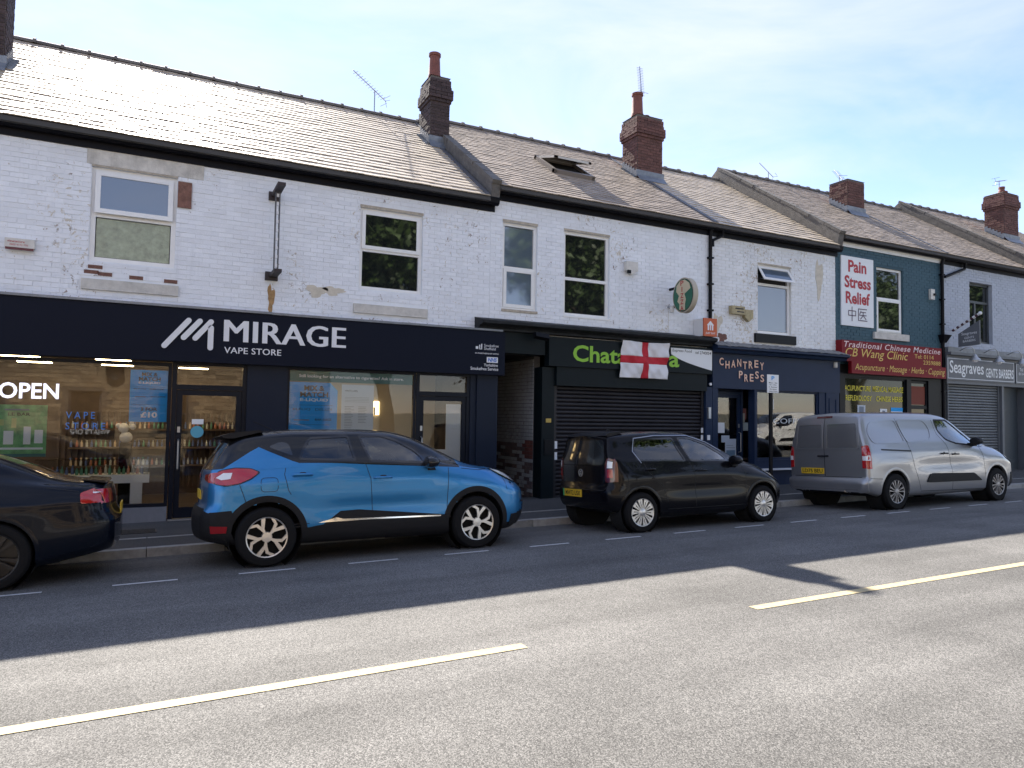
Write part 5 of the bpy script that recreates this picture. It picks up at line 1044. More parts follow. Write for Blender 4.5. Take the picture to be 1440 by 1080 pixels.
        o = bpy.data.objects.new('body', me); COL.objects.link(o); o.parent = s.root; ORG[o.name] = Vector((0, 0, 0)); return o
    def cabin(s, x0, x1, zf, seats, wheel_x, zd, rows=((0, 1),)):
        w = s.sp['W']/2; mb = MB(); mb.box(x0, x1, -w+.1, w-.1, zf-.02, zf); mb.box(x1-.45, x1+.1, -w+.14, w-.14, zf, zd); s.put('cabin_floor', mb, m_cab, smooth=False)
        mb = MB(); mb.prism([(x1-.52, zd-.16), (x1-.40, zd), (x1+.1, zd+.02), (x1+.1, zd-.2)], 'y', -w+.14, w-.14); s.put('dashboard', mb, m_cab, smooth=False)
        for sx, zz in seats:
            for sy in (-.36, .36):
                mb = MB(); mb.prism([(sx, zz), (sx+.5, zz+.04), (sx+.52, zz+.14), (sx+.05, zz+.15), (sx-.14, zz+.66), (sx-.24, zz+.64), (sx-.08, zz)], 'y', sy-.23, sy+.23)
                mb.prism([(sx-.14, zz+.68), (sx-.10, zz+.70), (sx-.13, zz+.86), (sx-.22, zz+.85), (sx-.22, zz+.70)], 'y', sy-.13, sy+.13); s.put('seat', mb, m_seat, smooth=False)
        mb = MB(); c = Vector((wheel_x, -.36, zd+.04)); ring = [c+Vector((-.05*math.sin(t)*1.2, .18*math.cos(t), .18*math.sin(t))) for t in [2*math.pi*i/24 for i in range(25)]]; mb.tube(ring, .014, 6, False); mb.tube([c-Vector((0, .17, 0)), c+Vector((0, .17, 0))], .016, 5); mb.tube([c, c+Vector((.25, 0, -.1))], .02, 5); s.put('steering_wheel', mb, m_cab)
def spoke_plate(pts, y0, y1): mb = MB(); mb.prism(pts, 'y', y0, y1); return mb
def wheel_meshes(Rt, Rr, wd, style, alloy):
    """axis along y, outer face at -wd/2"""
    h_ = wd/2; t = MB(); t.lathe([(Rr*.97, -h_+.012), (Rr*1.03, -h_+.002), (Rr*1.10, -h_), (Rt*.93, -h_+.008), (Rt*.985, -h_+.03), (Rt, -h_+.06), (Rt, h_-.06), (Rt*.985, h_-.03), (Rt*.93, h_-.008), (Rr*1.05, h_), (Rr*.97, h_-.01)], 40, axis='y')
    for q in (-.045, 0, .045):
        t.lathe([(Rt+.0004, q-.006), (Rt-.006, q-.005), (Rt-.006, q+.005), (Rt+.0004, q+.006)], 40, axis='y')
    b = MB(); b.lathe([(Rr*.99, -h_+.006), (Rr*.93, -h_+.012), (Rr*.90, -h_+.05), (Rr*.88, h_-.02)], 36, axis='y'); b.lathe([(0, -h_+.085), (Rr*.9, -h_+.085)], 24, axis='y')
    sp = MB(); cap = MB(); pol = lambda r, a: (r*Rr*math.cos(a), r*Rr*math.sin(a)); y0, y1 = -h_+.008, -h_+.04
    if style == 'hook':
        for k in range(5):
            a = 2*math.pi*k/5+.3; q = lambda d: a+R(d)
            sp.prism([pol(.16, q(-20)), pol(.42, q(-13)), pol(.96, q(-25)), pol(.965, q(-13)), pol(.50, q(2)), pol(.16, q(14))], 'y', y0, y1)
            sp.prism([pol(.16, q(8)), pol(.46, q(10)), pol(.72, q(14)), pol(.965, q(33)), pol(.95, q(20)), pol(.78, q(3)), pol(.44, q(-8)), pol(.16, q(-6))][::-1], 'y', y0+.002, y1)
        cap.lathe([(0, y0-.002), (.24*Rr, y0), (.27*Rr, y0+.02)], 24, axis='y')
    elif style == 'blade':
        for k in range(10):
            a = 2*math.pi*k/10; q = lambda d: a+R(d)
            sp.prism([pol(.26, q(-13)), pol(.95, q(-12.5)), pol(.97, q(-2.5)), pol(.30, q(-3.5))], 'y', y0, y1); sp.prism([pol(.30, q(3.5)), pol(.97, q(2.5)), pol(.95, q(12.5)), pol(.26, q(13))], 'y', y0, y1)
            sp.prism([pol(.78, q(-11)), pol(.97, q(-11)), pol(.97, q(11)), pol(.78, q(11))], 'y', y0+.003, y1)
        cap.lathe([(0, y0-.006), (.20*Rr, y0-.004), (.30*Rr, y0+.004), (.30*Rr, y0+.03)], 24, axis='y')
    elif style == 'fan':
        for k in range(7):
            a = 2*math.pi*k/7; q = lambda d: a+R(d)
            for d0 in (-9, 12): sp.prism([pol(.2, q(d0-12)), pol(.6, q(d0-5)), pol(.96, q(d0-7)), pol(.96, q(d0+2)), pol(.6, q(d0+2)), pol(.2, q(d0+3))], 'y', y0, y1)
        cap.lathe([(0, y0-.01), (.22*Rr, y0-.005), (.26*Rr, y0+.02)], 24, axis='y')
    else:
        for k in range(5):
            a = 2*math.pi*k/5+.1; q = lambda d: a+R(d)
            for d0 in (-11, 11): sp.prism([pol(.16, q(d0*.6-9)), pol(.95, q(d0-5)), pol(.96, q(d0+5)), pol(.16, q(d0*.6+9))], 'y', y0, y1)
        cap.lathe([(0, y0-.004), (.2*Rr, y0), (.24*Rr, y0+.03)], 24, axis='y')
    rimo = MB(); rimo.lathe([(Rr*.985, y0-.004), (Rr*.93, y0), (Rr*.92, y0+.02)], 40, axis='y')
    for k in range(4 if style in ('hook', 'blade') else 5):
        a = 2*math.pi*k/(4 if style in ('hook', 'blade') else 5)+.6; p = pol(.20 if style == 'hook' else .17, a); cap_b = (p[0], p[1])
        if style != 'blade': rimo_b = None
    return [t.mesh('tyre', m_tyre, smooth=40), b.mesh('rim', m_well if style != 'dark' else m_dalloy, smooth=40), sp.mesh('spokes', alloy), rimo.mesh('rim_edge', alloy, smooth=40), cap.mesh('hub_cap', alloy, smooth=50)]
def wheels(root, xs, z, yo, ms, names=('tyre', 'rim', 'spokes', 'rim_edge', 'hub_cap'), steer=0):
    rnd = random.Random(len(ms[0].vertices))
    for i, x in enumerate(xs):
        for sy in (-1, 1):
            t = bpy.data.objects.new('wheel', ms[0]); COL.objects.link(t); t.parent = root; t.location = (x, sy*yo, z); t.rotation_mode = 'XYZ'; t.rotation_euler = (0, rnd.uniform(0, 1.2), 0 if sy < 0 else math.pi)
            for nm, me in zip(names[1:], ms[1:]): o = bpy.data.objects.new(nm, me); COL.objects.link(o); o.parent = t
def mirror_part(car, x, z, yo, mat, stalk):
    mb = MB(); n = 10; rows = []
    for i, (dx, r) in enumerate(((-.07, .55), (-.06, .9), (-.01, 1.0), (.06, .85), (.10, .45))): rows.append([(x+dx, -yo-.10+.115*r*math.cos(2*math.pi*k/14), z+.078*r*math.sin(2*math.pi*k/14)) for k in range(15)])
    mb.grid(rows); mb.add([rows[0][k] for k in range(14)], [tuple(range(14))]); mb.add([rows[-1][k] for k in range(14)], [tuple(range(14))]); m_ = car.put('door_mirror', mb, mat, mirror=True, smooth=60); mb = MB(); mb.prism([(x-.03, z-.10), (x+.08, z-.10), (x+.05, z-.03), (x-.03, z-.03)], 'y', -yo-.06, -yo+.06); car.put('mirror_stalk', mb, stalk, mirror=True, smooth=False)
def handle(car, x0, x1, z, mat, recess=m_line_):
    car.put('handle_recess', car.patch(rnd_poly([(x0+.06, z-.004), (x1-.05, z-.004), (x1-.07, z+.034), (x0+.08, z+.034)], .02), 'R', .001, .0), recess, mirror=True)
    mb = MB(); pts = [car.hit('R', x0+(x1-x0)*t, z, o)[0] for t, o in ((0, .0), (.08, .03), (.5, .036), (.92, .03), (1, .0))]; mb.tube(pts, .014, 8); car.put('door_handle', mb, mat, mirror=True)
def plate(car, yc, zc, w_, h_, s_, view='B', band=False, flip=False):
    mb = MB(); x = min(car.hit('B', yc+d, zc+e)[0].x for d in (-w_/2, w_/2) for e in (-h_/2, h_/2)) if view == 'B' else max(car.hit('F', yc+d, zc+e)[0].x for d in (-w_/2, w_/2) for e in (-h_/2, h_/2))
    sg_ = -1 if view == 'B' else 1; mb.box(min(x, x+.012*sg_), max(x, x+.012*sg_), yc-w_/2, yc+w_/2, zc-h_/2, zc+h_/2); p = car.put('number_plate', mb, m_yplate if view == 'B' else m_pw, smooth=False)
    if not s_: return
    mb = MB(); x2 = x+.0135*sg_; text(mb, s_, -w_*.44+(.04 if band else 0), w_*.45, zc-h_*.33, zc+h_*.33, 0, bold=.018, place=lambda u, z: (x2, yc+(-u if view == 'B' else u), z)); car.put('characters', mb, m_pk, p, smooth=False)
    if band: mb = MB(); mb.box(x2-.001, x2, yc+w_*.42, yc+w_*.5, zc-h_/2, zc+h_/2); car.put('green_band', mb, m_ev, p, smooth=False)
def paint(name, col, metal=.55, rough=.32, coat=1.0):
    m = M(name, col, rough, metal, coat=coat, croug=.02, var=.03, vs=1.5); m.node_tree.nodes['Principled BSDF'].inputs['Coat IOR'].default_value = 1.33; m.node_tree.nodes['Principled BSDF'].inputs['Specular IOR Level'].default_value = .3 if coat > .8 else .12; return m
def car_root(name, x, y, label, back=False, cat='car', wl=.7):
    xc = x
    o = thing(name, (x, y, gz(x, y)), label, cat, 'vehicles parked along the kerb')
    cs = (gz(x, y+.75)-gz(x, y-.75))/1.5
    o.rotation_euler = (math.atan(cs)*(-1 if back else 1)*1.0, -math.atan(G)*(-1 if back else 1), math.pi if back else 0); return o

# ---------------------------------------------------------------- blue crossover
p_blue = paint('blue_metallic', (.032, .205, .46)); p_blk = paint('black_roof_paint', (.008, .008, .009), .1, .25)
r_ = car_root('parked_car', .53, 9.25, 'bright blue crossover with black roof before the navy shop')
sp = dict(L=4.05, W=1.78, dents=((1.98, .60, .78, .11, .028), (.67, .86, .5, .12, -.018), (3.2, .84, .45, .13, -.016), (1.9, .93, 1.1, .05, -.010)), upx=3.02, rocker=1, rfade=.95, ffade=.7, bulge=.05, zmid=.58,
 ztop=[(0,1.455),(.2,1.49),(.6,1.53),(1.1,1.56),(1.7,1.56),(2.1,1.54),(2.4,1.48),(2.7,1.36),(3.0,1.205),(3.2,1.10),(3.3,1.07),(3.6,1.02),(3.8,.965),(3.95,.89),(4.05,.80)],
 zrail=[(0,.05),(.5,.06),(1.5,.075),(2.2,.075),(2.6,.075),(3.0,.06),(3.3,.035),(3.7,.03),(4.12,.03)],
 zbelt=[(0,1.09),(.4,1.12),(.9,1.145),(1.35,1.135),(1.9,1.10),(2.5,1.065),(3.0,1.035),(3.3,1.005),(3.6,.955),(3.85,.87),(4.0,.79),(4.12,.68)],
 ybelt=[(0,.67),(.12,.75),(.4,.80),(.9,.825),(1.6,.845),(2.5,.845),(3.0,.83),(3.3,.79),(3.6,.72),(3.85,.64),(4.0,.56),(4.12,.44)],
 yrail=[(0,.55),(.3,.60),(.8,.625),(1.5,.64),(2.1,.63),(2.5,.60),(2.8,.60),(3.1,.64),(3.3,.68),(3.6,.66),(3.85,.56),(4.0,.47),(4.12,.36)],
 ymax=[(0,.68),(.06,.76),(.15,.815),(.35,.86),(.7,.885),(1.5,.88),(2.6,.88),(3.3,.885),(3.6,.865),(3.8,.81),(3.93,.73),(4.05,.58)],
 zsill=[(0,.34),(.3,.26),(.8,.24),(2,.23),(3.3,.22),(3.8,.22),(4.12,.27)],
 xr=[(.2,.10),(.3,.03),(.42,0),(.6,.0),(.68,.06),(.9,.075),(1.08,.10),(1.2,.17),(1.46,.34)], xf=[(.2,.14),(.3,.04),(.5,0),(.68,.0),(.8,.05),(1.0,.13)])
c = Car(sp, r_, p_blue, p_blk)
WR, WF = .67, 3.24
c.arch(WR, .335, .385, .455, m_trim, -18, 198); c.arch(WF, .335, .385, .455, m_trim, -18, 198)
c.opening([(1.02,1.175),(1.07,1.30),(1.16,1.445),(1.64,1.465),(1.70,1.14)], 'R', m_cgd, .028); c.opening([(1.745,1.465),(2.05,1.465),(2.25,1.40),(2.48,1.27),(2.56,1.18),(2.575,1.095),(1.86,1.13)], 'R', m_cg, .028)
c.put('quarter_glass', c.patch(rnd_poly([(.70,1.335),(.97,1.22),(.93,1.37),(.84,1.395)], .04), 'R', .003), m_cgd if False else M('dark_quarter', (.02, .022, .025), .05, ior=1.8), mirror=True); c.put('corner_glass', c.patch([(2.63,1.09),(2.64,1.17),(2.80,1.085)], 'R', .003), MAT['dark_quarter'], mirror=True)
c.opening([(2.30,-.46),(2.30,.46),(2.98,.56),(3.03,.0),(2.98,-.56)], 'T', m_cg, .04, name='windscreen', mirror=False); c.put('rear_window', c.patch(rnd_poly([(-.60,1.14),(.60,1.14),(.52,1.42),(-.52,1.42)], .06), 'B', .003), MAT['dark_quarter'])
# lower cladding, sill, bright strip
c.put('rear_quarter', c.patch([(.20,1.09),(.36,1.19),(.50,1.28),(.60,1.335),(.72,1.275),(.95,1.17),(1.05,1.135),(1.05,1.10),(.6,1.08)], 'R', .003, .006, .02, .03), p_blue, mirror=True)
c.put('sill_cladding', c.patch([(1.05,.215),(1.08,.40),(1.30,.43),(1.50,.57),(1.72,.575),(2.80,.455),(2.84,.43),(2.88,.205)], 'R', .006), m_trim, mirror=True); c.put('bright_strip', c.patch([(1.24,.452),(1.45,.50),(1.53,.478),(2.75,.452),(2.75,.436),(1.9,.452)], 'R', .012, .01), m_chrome, mirror=True)
c.put('rear_bumper', c.patch([(-.80,.30),(.80,.30),(.84,.45),(.82,.60),(.6,.66),(-.6,.66),(-.82,.60),(-.84,.45)], 'B', .008), m_trim); c.put('bumper_side', c.patch([(.02,.32),(.36,.26),(.30,.40),(.33,.56),(.30,.64),(.02,.62)], 'R', .0075), m_trim, mirror=True); c.put('bumper_reflector', c.patch([(.10,.40),(.25,.40),(.26,.47),(.09,.48)], 'R', .014), m_amber, mirror=True)
c.put('front_bumper', c.patch([(-.72,.26),(.72,.26),(.76,.42),(-.76,.42)], 'F', .008), m_trim); c.put('bumper_side', c.patch([(3.72,.25),(4.08,.28),(4.10,.42),(3.76,.40)], 'R', .0075), m_trim, mirror=True); c.put('bright_blade', c.patch([(4.02,.43),(4.05,.43),(4.09,.60),(4.065,.60)], 'R', .012), m_chrome, mirror=True); c.put('grille', c.patch([(-.5,.58),(.5,.58),(.56,.70),(-.56,.70)], 'F', .006), m_gloss)
tl_ = [(.12,1.02),(.19,1.075),(.34,1.10),(.50,1.09),(.585,1.05),(.50,.985),(.38,.935),(.24,.915),(.13,.94)]
t = c.put('tail_light', c.patch(rnd_poly(inset(tl_, -.012), .03), 'R', .004), m_gloss, mirror=True); c.put('lens', c.patch(rnd_poly(tl_, .03), 'R', .010), m_redl, t); c.put('clear_lens', c.patch([(.15,1.0),(.22,1.05),(.31,1.05),(.29,.985),(.20,.975)], 'R', .014), m_clear, t); c.put('tail_light_rear', c.patch([(-.74,.94),(-.44,.98),(-.44,1.03),(-.74,1.06)], 'B', .008), m_redl); c.put('tail_light_rear', c.patch([(.74,.94),(.44,.98),(.44,1.03),(.74,1.06)], 'B', .008), m_redl)
h1 = [(3.47,1.005),(3.66,.975),(3.86,.90),(3.94,.82),(3.93,.785),(3.80,.83),(3.62,.91)]; t = c.put('headlight', c.patch(rnd_poly(h1, .02), 'R', .006), m_gloss, mirror=True); c.put('lens', c.patch(rnd_poly(inset(h1, .016), .02), 'R', .010), m_clear, t)
for q in ([(.89,1.15),(.86,1.02),(.90,.84),(.93,.79)], [(1.80,1.13),(1.86,.93),(1.89,.45)], [(2.87,1.035),(2.85,.80),(2.83,.45)], [(.38,.92),(.47,.66)], [(3.05,1.02),(3.30,.99),(3.45,1.0)], [(3.66,.95),(3.70,.72)], [(.89,.455),(1.14,.45)]): c.put('panel_gap', c.line(q, 'R'), m_line_, mirror=True)
ff = rnd_poly([(.60,.83),(.79,.83),(.79,.99),(.60,.99)], .05); c.put('fuel_flap_gap', c.strip2([tuple(p) for p in ff], [tuple(p) for p in inset(ff, .006)], 'R', .0015, .0), m_line_)
handle(c, .95, 1.17, 1.005, p_blue); handle(c, 1.90, 2.12, .94, p_blue); mirror_part(c, 2.62, 1.11, .80, p_blk, m_trim)
plate(c, 0, .80, .5, .105, ''); mb = MB(); text(mb, 'CAPTUR', -.2, .2, .92, .955, 0, bold=.01, place=lambda u, z: (c.hit('B', -u, z)[0].x-.004, -u, z)); c.put('badge', mb, m_chrome, smooth=False)
mb = MB(); mb.prism([(.20,1.47),(.30,1.505),(.62,1.535),(.66,1.515),(.34,1.44),(.24,1.445)], 'y', -.60, .60); c.put('roof_spoiler', mb, m_trim, smooth=30); mb = MB(); mb.tube([(.13,.0,1.14),(.10,-.05,1.15),(.16,-.3,1.20)], .012, 6); c.put('rear_wiper', mb, m_trim)
mb = MB(); mb.tube([(.85,0,1.55),(.62,0,1.66)], .006, 5); c.put('roof_aerial', mb, m_trim)
c.cabin(.7, 3.0, .42, ((1.25, .52), (2.05, .52)), 2.32, 1.0); c.finish()
wheels(r_, (WR, WF), .33, .80, wheel_meshes(.33, .228, .21, 'hook', m_alloy))

# ---------------------------------------------------------------- black city car
p_up = paint('black_pearl', (.004, .004, .006), .0, .25, .55)
r_ = car_root('parked_car', 5.90, 9.22, 'small black hatchback with silver slotted wheels by the shutter')
sp = dict(L=3.56, W=1.65, dents=((1.75, .58, .75, .10, .018), (.52, .78, .4, .12, -.016), (2.92, .74, .38, .12, -.014), (1.7, .80, 1.0, .035, -.007)), rfade=.8, ffade=.6, bulge=.05, zmid=.55,
 ztop=[(0,1.425),(.2,1.455),(.6,1.48),(1.0,1.49),(1.4,1.48),(1.7,1.44),(2.0,1.35),(2.3,1.215),(2.6,1.05),(2.74,.985),(3.0,.925),(3.2,.865),(3.35,.80),(3.47,.71),(3.56,.60)],
 zrail=[(0,.05),(.5,.065),(1.5,.075),(2.3,.065),(2.75,.03),(3.56,.03)],
 zbelt=[(0,1.02),(.5,1.00),(1.0,.985),(1.5,.975),(2.2,.945),(2.7,.915),(3.0,.86),(3.2,.80),(3.35,.73),(3.47,.64),(3.56,.54)],
 ybelt=[(0,.665),(.06,.715),(.2,.75),(.8,.775),(1.5,.785),(2.2,.77),(2.6,.73),(2.9,.68),(3.15,.61),(3.35,.52),(3.47,.44),(3.56,.34)],
 yrail=[(0,.57),(.12,.595),(.8,.62),(1.4,.62),(1.9,.59),(2.3,.57),(2.6,.60),(2.75,.63),(3.0,.60),(3.2,.52),(3.4,.41),(3.56,.28)],
 ymax=[(0,.66),(.05,.72),(.14,.765),(.3,.80),(.6,.82),(1.5,.815),(2.4,.815),(3.0,.82),(3.2,.795),(3.35,.74),(3.47,.65),(3.56,.50)],
 zsill=[(0,.36),(.3,.27),(.7,.22),(2,.20),(3.1,.21),(3.56,.25)],
 xr=[(.2,.10),(.35,.02),(.45,0),(.62,0),(.70,.045),(.95,.05),(1.1,.065),(1.42,.12)], xf=[(.2,.12),(.3,.03),(.5,0),(.65,.04),(.9,.14)])
c = Car(sp, r_, p_up); WR, WF = .52, 2.92
c.arch(WR, .30, .335, .375, p_up, -5, 185, .004); c.arch(WF, .30, .335, .375, p_up, -5, 185, .004)
c.opening([(.50,1.03),(.46,1.17),(.53,1.345),(1.24,1.375),(1.40,1.00)], 'R', m_cgd, .026); c.opening([(1.32,1.375),(1.58,1.37),(1.92,1.265),(2.20,1.12),(2.27,1.05),(2.27,.985),(1.48,1.0)], 'R', m_cg, .026); c.put('corner_glass', c.patch([(2.31,.975),(2.32,1.05),(2.46,.97)], 'R', .003), MAT['dark_quarter'], mirror=True)
c.opening([(1.88,-.44),(1.88,.44),(2.46,.54),(2.51,0),(2.46,-.54)], 'T', m_cg, .04, name='windscreen', mirror=False); c.put('rear_window', c.patch(rnd_poly([(-.585,.985),(.585,.985),(.50,1.35),(-.50,1.35)], .06), 'B', .003), MAT['dark_quarter'])
c.put('window_trim', c.line([(.56,1.0),(.455,1.17),(.52,1.365),(.9,1.40),(1.55,1.395),(1.95,1.285),(2.25,1.14)], 'R', .014, .006), M('bright_trim', (.30, .31, .34), .3, .8), mirror=True)
c.put('tailgate_glass', c.patch(rnd_poly([(-.60,.72),(.60,.72),(.59,.97),(-.59,.97)], .05), 'B', .004), m_gloss)
for s_ in (-1, 1):
    t = c.put('tail_light', c.patch(rnd_poly([(s_*.60,.73),(s_*.73,.74),(s_*.72,1.06),(s_*.63,1.09),(s_*.59,1.0)], .03), 'B', .008), m_darkl); c.put('lens', c.patch([(s_*.64,.80),(s_*.71,.80),(s_*.705,.92),(s_*.64,.92)], 'B', .012), m_redl, t); c.put('clear_lens', c.patch([(s_*.64,.94),(s_*.70,.94),(s_*.70,1.03),(s_*.65,1.04)], 'B', .012), m_clear, t)
c.put('tail_light_side', c.patch([(.05,.74),(.15,.74),(.16,1.0),(.13,1.08),(.09,1.0)], 'R', .006), m_darkl, mirror=True)
for q in ([(1.45,.99),(1.53,.86),(1.545,.33)], [(2.52,.93),(2.57,.78),(2.55,.30)], [(.60,1.0),(.66,.86),(.92,.66),(1.0,.42)], [(1.0,.31),(2.6,.30)], [(2.62,.90),(2.95,.86),(3.1,.80)], [(.18,.68),(.28,.66)]): c.put('panel_gap', c.line(q, 'R'), m_line_, mirror=True)
c.put('panel_gap', c.line([(-.66,.68),(-.60,.62),(.60,.62),(.66,.68)], 'B'), m_line_)
h1 = [(3.0,.82),(3.13,.84),(3.28,.78),(3.36,.68),(3.34,.62),(3.22,.66),(3.08,.74)]; t = c.put('headlight', c.patch(rnd_poly(h1, .03), 'R', .006), m_gloss, mirror=True); c.put('lens', c.patch(rnd_poly(inset(h1, .014), .02), 'R', .010), m_clear, t)
handle(c, 1.58, 1.76, .86, p_up); handle(c, .62, .78, .90, p_up); mirror_part(c, 2.34, 1.0, .745, p_up, m_trim)
plate(c, .18, .555, .52, .11, 'MW72 USX', band=True)
def roundel(car, yc, zc, r):
    x = car.hit('B', yc, zc)[0].x; mb = MB(); mb.lathe([(r, x-.012), (r, x+.01), (r*.86, x+.01), (r*.86, x-.012)], 28, (0, yc, zc), 'x', True)
    for a, b in (((-.42, .80), (-.14, .12)), ((.42, .80), (.14, .12)), ((-.14, .12), (0, .42)), ((.14, .12), (0, .42)), ((-.78, .34), (-.38, -.72)), ((-.38, -.72), (0, .0)), ((0, .0), (.38, -.72)), ((.38, -.72), (.78, .34))):
        p0, p1 = Vector((x-.008, yc-a[0]*r, zc+a[1]*r)), Vector((x-.008, yc-b[0]*r, zc+b[1]*r)); mb.tube([p0, p1], r*.07, 6)
    car.put('emblem', mb, m_alloy)
roundel(c, 0, .86, .058)
mb = MB(); mb.prism([(.09,1.415),(.15,1.45),(.4,1.48),(.4,1.45),(.14,1.395)], 'y', -.55, .55); c.put('roof_spoiler', mb, m_trim, smooth=30); mb = MB(); mb.prism([(.45,1.47),(.60,1.475),(.52,1.53)], 'y', -.012, .012); c.put('roof_aerial', mb, m_trim, smooth=False)
c.cabin(.6, 2.5, .38, ((1.0, .47), (1.72, .47)), 1.98, .93); c.finish()
wheels(r_, (WR, WF), .29, .735, wheel_meshes(.29, .205, .18, 'blade', m_alloy))

# ---------------------------------------------------------------- silver van (and a white one across the road)
def van(root, paint_, plate_s):
    m_blank = M(paint_.name+'_blank', tuple(v*.62 for v in paint_.node_tree.nodes['Principled BSDF'].inputs['Base Color'].default_value[:3]), .18, .5, coat=.6)
    sp = dict(L=4.72, W=1.84, dents=((2.4, .78, .95, .09, .018), (.74, .84, .5, .12, -.014), (3.88, .84, .42, .12, -.014), (1.9, 1.04, 1.6, .04, -.008)), rfade=.35, ffade=.7, bulge=.035, zmid=.62,
     ztop=[(0,1.74),(.12,1.775),(.5,1.80),(1.3,1.81),(2.1,1.80),(2.5,1.765),(2.8,1.68),(3.1,1.52),(3.4,1.34),(3.68,1.20),(3.85,1.15),(4.1,1.11),(4.35,1.045),(4.55,.96),(4.66,.87),(4.72,.77)],
     zrail=[(0,.06),(.5,.075),(2,.085),(2.8,.08),(3.4,.07),(3.8,.035),(4.72,.03)],
     zbelt=[(0,1.16),(1.3,1.14),(2.0,1.14),(2.5,1.16),(3.0,1.12),(3.5,1.08),(3.85,1.06),(4.1,1.03),(4.35,.96),(4.55,.86),(4.66,.76),(4.72,.66)],
     ybelt=[(0,.80),(.05,.835),(.15,.855),(.6,.875),(2.5,.875),(3.2,.86),(3.6,.835),(3.9,.80),(4.2,.745),(4.45,.67),(4.62,.57),(4.72,.46)],
     yrail=[(0,.68),(.1,.70),(.6,.715),(2.0,.715),(2.6,.69),(3.0,.67),(3.4,.69),(3.75,.72),(4.0,.68),(4.3,.58),(4.55,.46),(4.72,.30)],
     ymax=[(0,.83),(.04,.87),(.12,.895),(.5,.915),(2.5,.915),(3.6,.915),(4.1,.91),(4.35,.89),(4.52,.84),(4.64,.75),(4.72,.62)],
     zsill=[(0,.36),(.4,.26),(1,.235),(3.5,.23),(4.2,.24),(4.72,.28)],
     xr=[(.2,.08),(.34,.0),(.52,.0),(.58,.06),(1.2,.07),(1.5,.10),(1.75,.16)], xf=[(.2,.1),(.35,.0),(.7,0),(.9,.06),(1.1,.14)])
    c = Car(sp, root, paint_); WR, WF = .74, 3.88
    c.arch(WR, .33, .385, .43, paint_, -8, 188, .005); c.arch(WF, .33, .385, .43, paint_, -8, 188, .005)
    c.opening([(2.17,1.64),(2.62,1.635),(2.86,1.51),(3.22,1.29),(3.30,1.20),(3.32,1.10),(2.65,1.15),(2.36,1.23),(2.22,1.40)], 'R', m_cg, .03, m_trim); c.opening([(2.72,-.52),(2.72,.52),(3.50,.64),(3.55,0),(3.50,-.64)], 'T', m_cg, .045, m_trim, name='windscreen', mirror=False)
    c.put('corner_glass', c.patch([(3.36,1.09),(3.34,1.19),(3.56,1.08)], 'R', .003), MAT['dark_quarter'], mirror=True)
    for P_ in (rnd_poly([(.24,1.20),(.18,1.40),(.30,1.60),(1.02,1.64),(1.14,1.22),(1.05,1.19)], .10), rnd_poly([(1.06,1.64),(1.86,1.63),(2.0,1.45),(1.92,1.24),(1.24,1.20),(1.17,1.24)], .10)):
        P_ = [tuple(p) for p in rs(P_, .04)]; c.put('pressed_panel', c.strip2(P_, [tuple(p) for p in inset(P_, .022)], 'R', .008, .008), paint_, mirror=True)
    for q in ([(1.03,1.66),(1.20,1.18),(1.30,.75),(1.46,.32)], [(2.11,1.63),(2.16,1.35),(2.34,1.14),(2.42,.70),(2.42,.28)], [(3.42,1.10),(3.46,.9),(3.50,.26)], [(1.46,.30),(3.50,.26)], [(.10,.58),(.46,.56)]): c.put('panel_gap', c.line(q, 'R', .009), m_line_, mirror=True)
    c.put('door_track', c.patch([(.42,1.075),(1.24,1.035),(1.24,1.06),(.42,1.10)], 'R', .004), m_line_, mirror=True); c.put('side_moulding', c.patch(rnd_poly([(1.62,.46),(1.72,.60),(1.82,.62),(3.10,.585),(3.36,.43),(1.7,.45)], .04), 'R', .016, .016), m_trim, mirror=True)
    c.put('bulge_line', c.line([(.30,.86),(.42,.93),(.80,.95),(1.2,.90)], 'R', .010, .004), paint_, mirror=True)
    handle(c, 2.12, 2.30, .98, m_trim); handle(c, 2.46, 2.64, .96, m_trim)
    mirror_part(c, 3.14, 1.20, .885, m_trim, m_trim)
    # back doors
    c.put('panel_gap', c.line([(.02,1.70),(.02,.60)], 'B', .012), m_line_); c.put('panel_gap', c.line([(-.74,.60),(.74,.60)], 'B', .010), m_line_)
    for a, b in ((.05, .72), (-.72, -.02)):
        P_ = rnd_poly([(a,1.10),(b,1.10),(b-.02 if b > 0 else b,1.20),(b-.05 if b > 0 else b,1.60),(a if a > 0 else a+.05,1.60)], .06); P_ = [tuple(p) for p in rs(P_, .04)]; c.put('blanked_window', c.strip2(P_, [tuple(p) for p in inset(P_, .03)], 'B', .010, .010), paint_); c.put('blanking_panel', c.patch([tuple(p) for p in inset(P_, .028)], 'B', .002, .0), m_blank)
    for s_ in (-1, 1):
        t = c.put('tail_light', c.patch(rnd_poly([(s_*.76,.76),(s_*.845,.76),(s_*.84,1.16),(s_*.76,1.16)], .02), 'B', .008), m_redl); c.put('clear_lens', c.patch([(s_*.77,.90),(s_*.835,.90),(s_*.835,.98),(s_*.77,.98)], 'B', .012), m_clear, t)
    c.put('tail_light_side', c.patch(rnd_poly([(.02,.75),(.14,.75),(.13,1.17),(.05,1.17)], .02), 'R', .008), m_redl, mirror=True); mb = MB(); c.put('clear_lens_side', c.patch([(.04,.90),(.12,.90),(.12,.99),(.05,.99)], 'R', .012), m_clear, mirror=True)
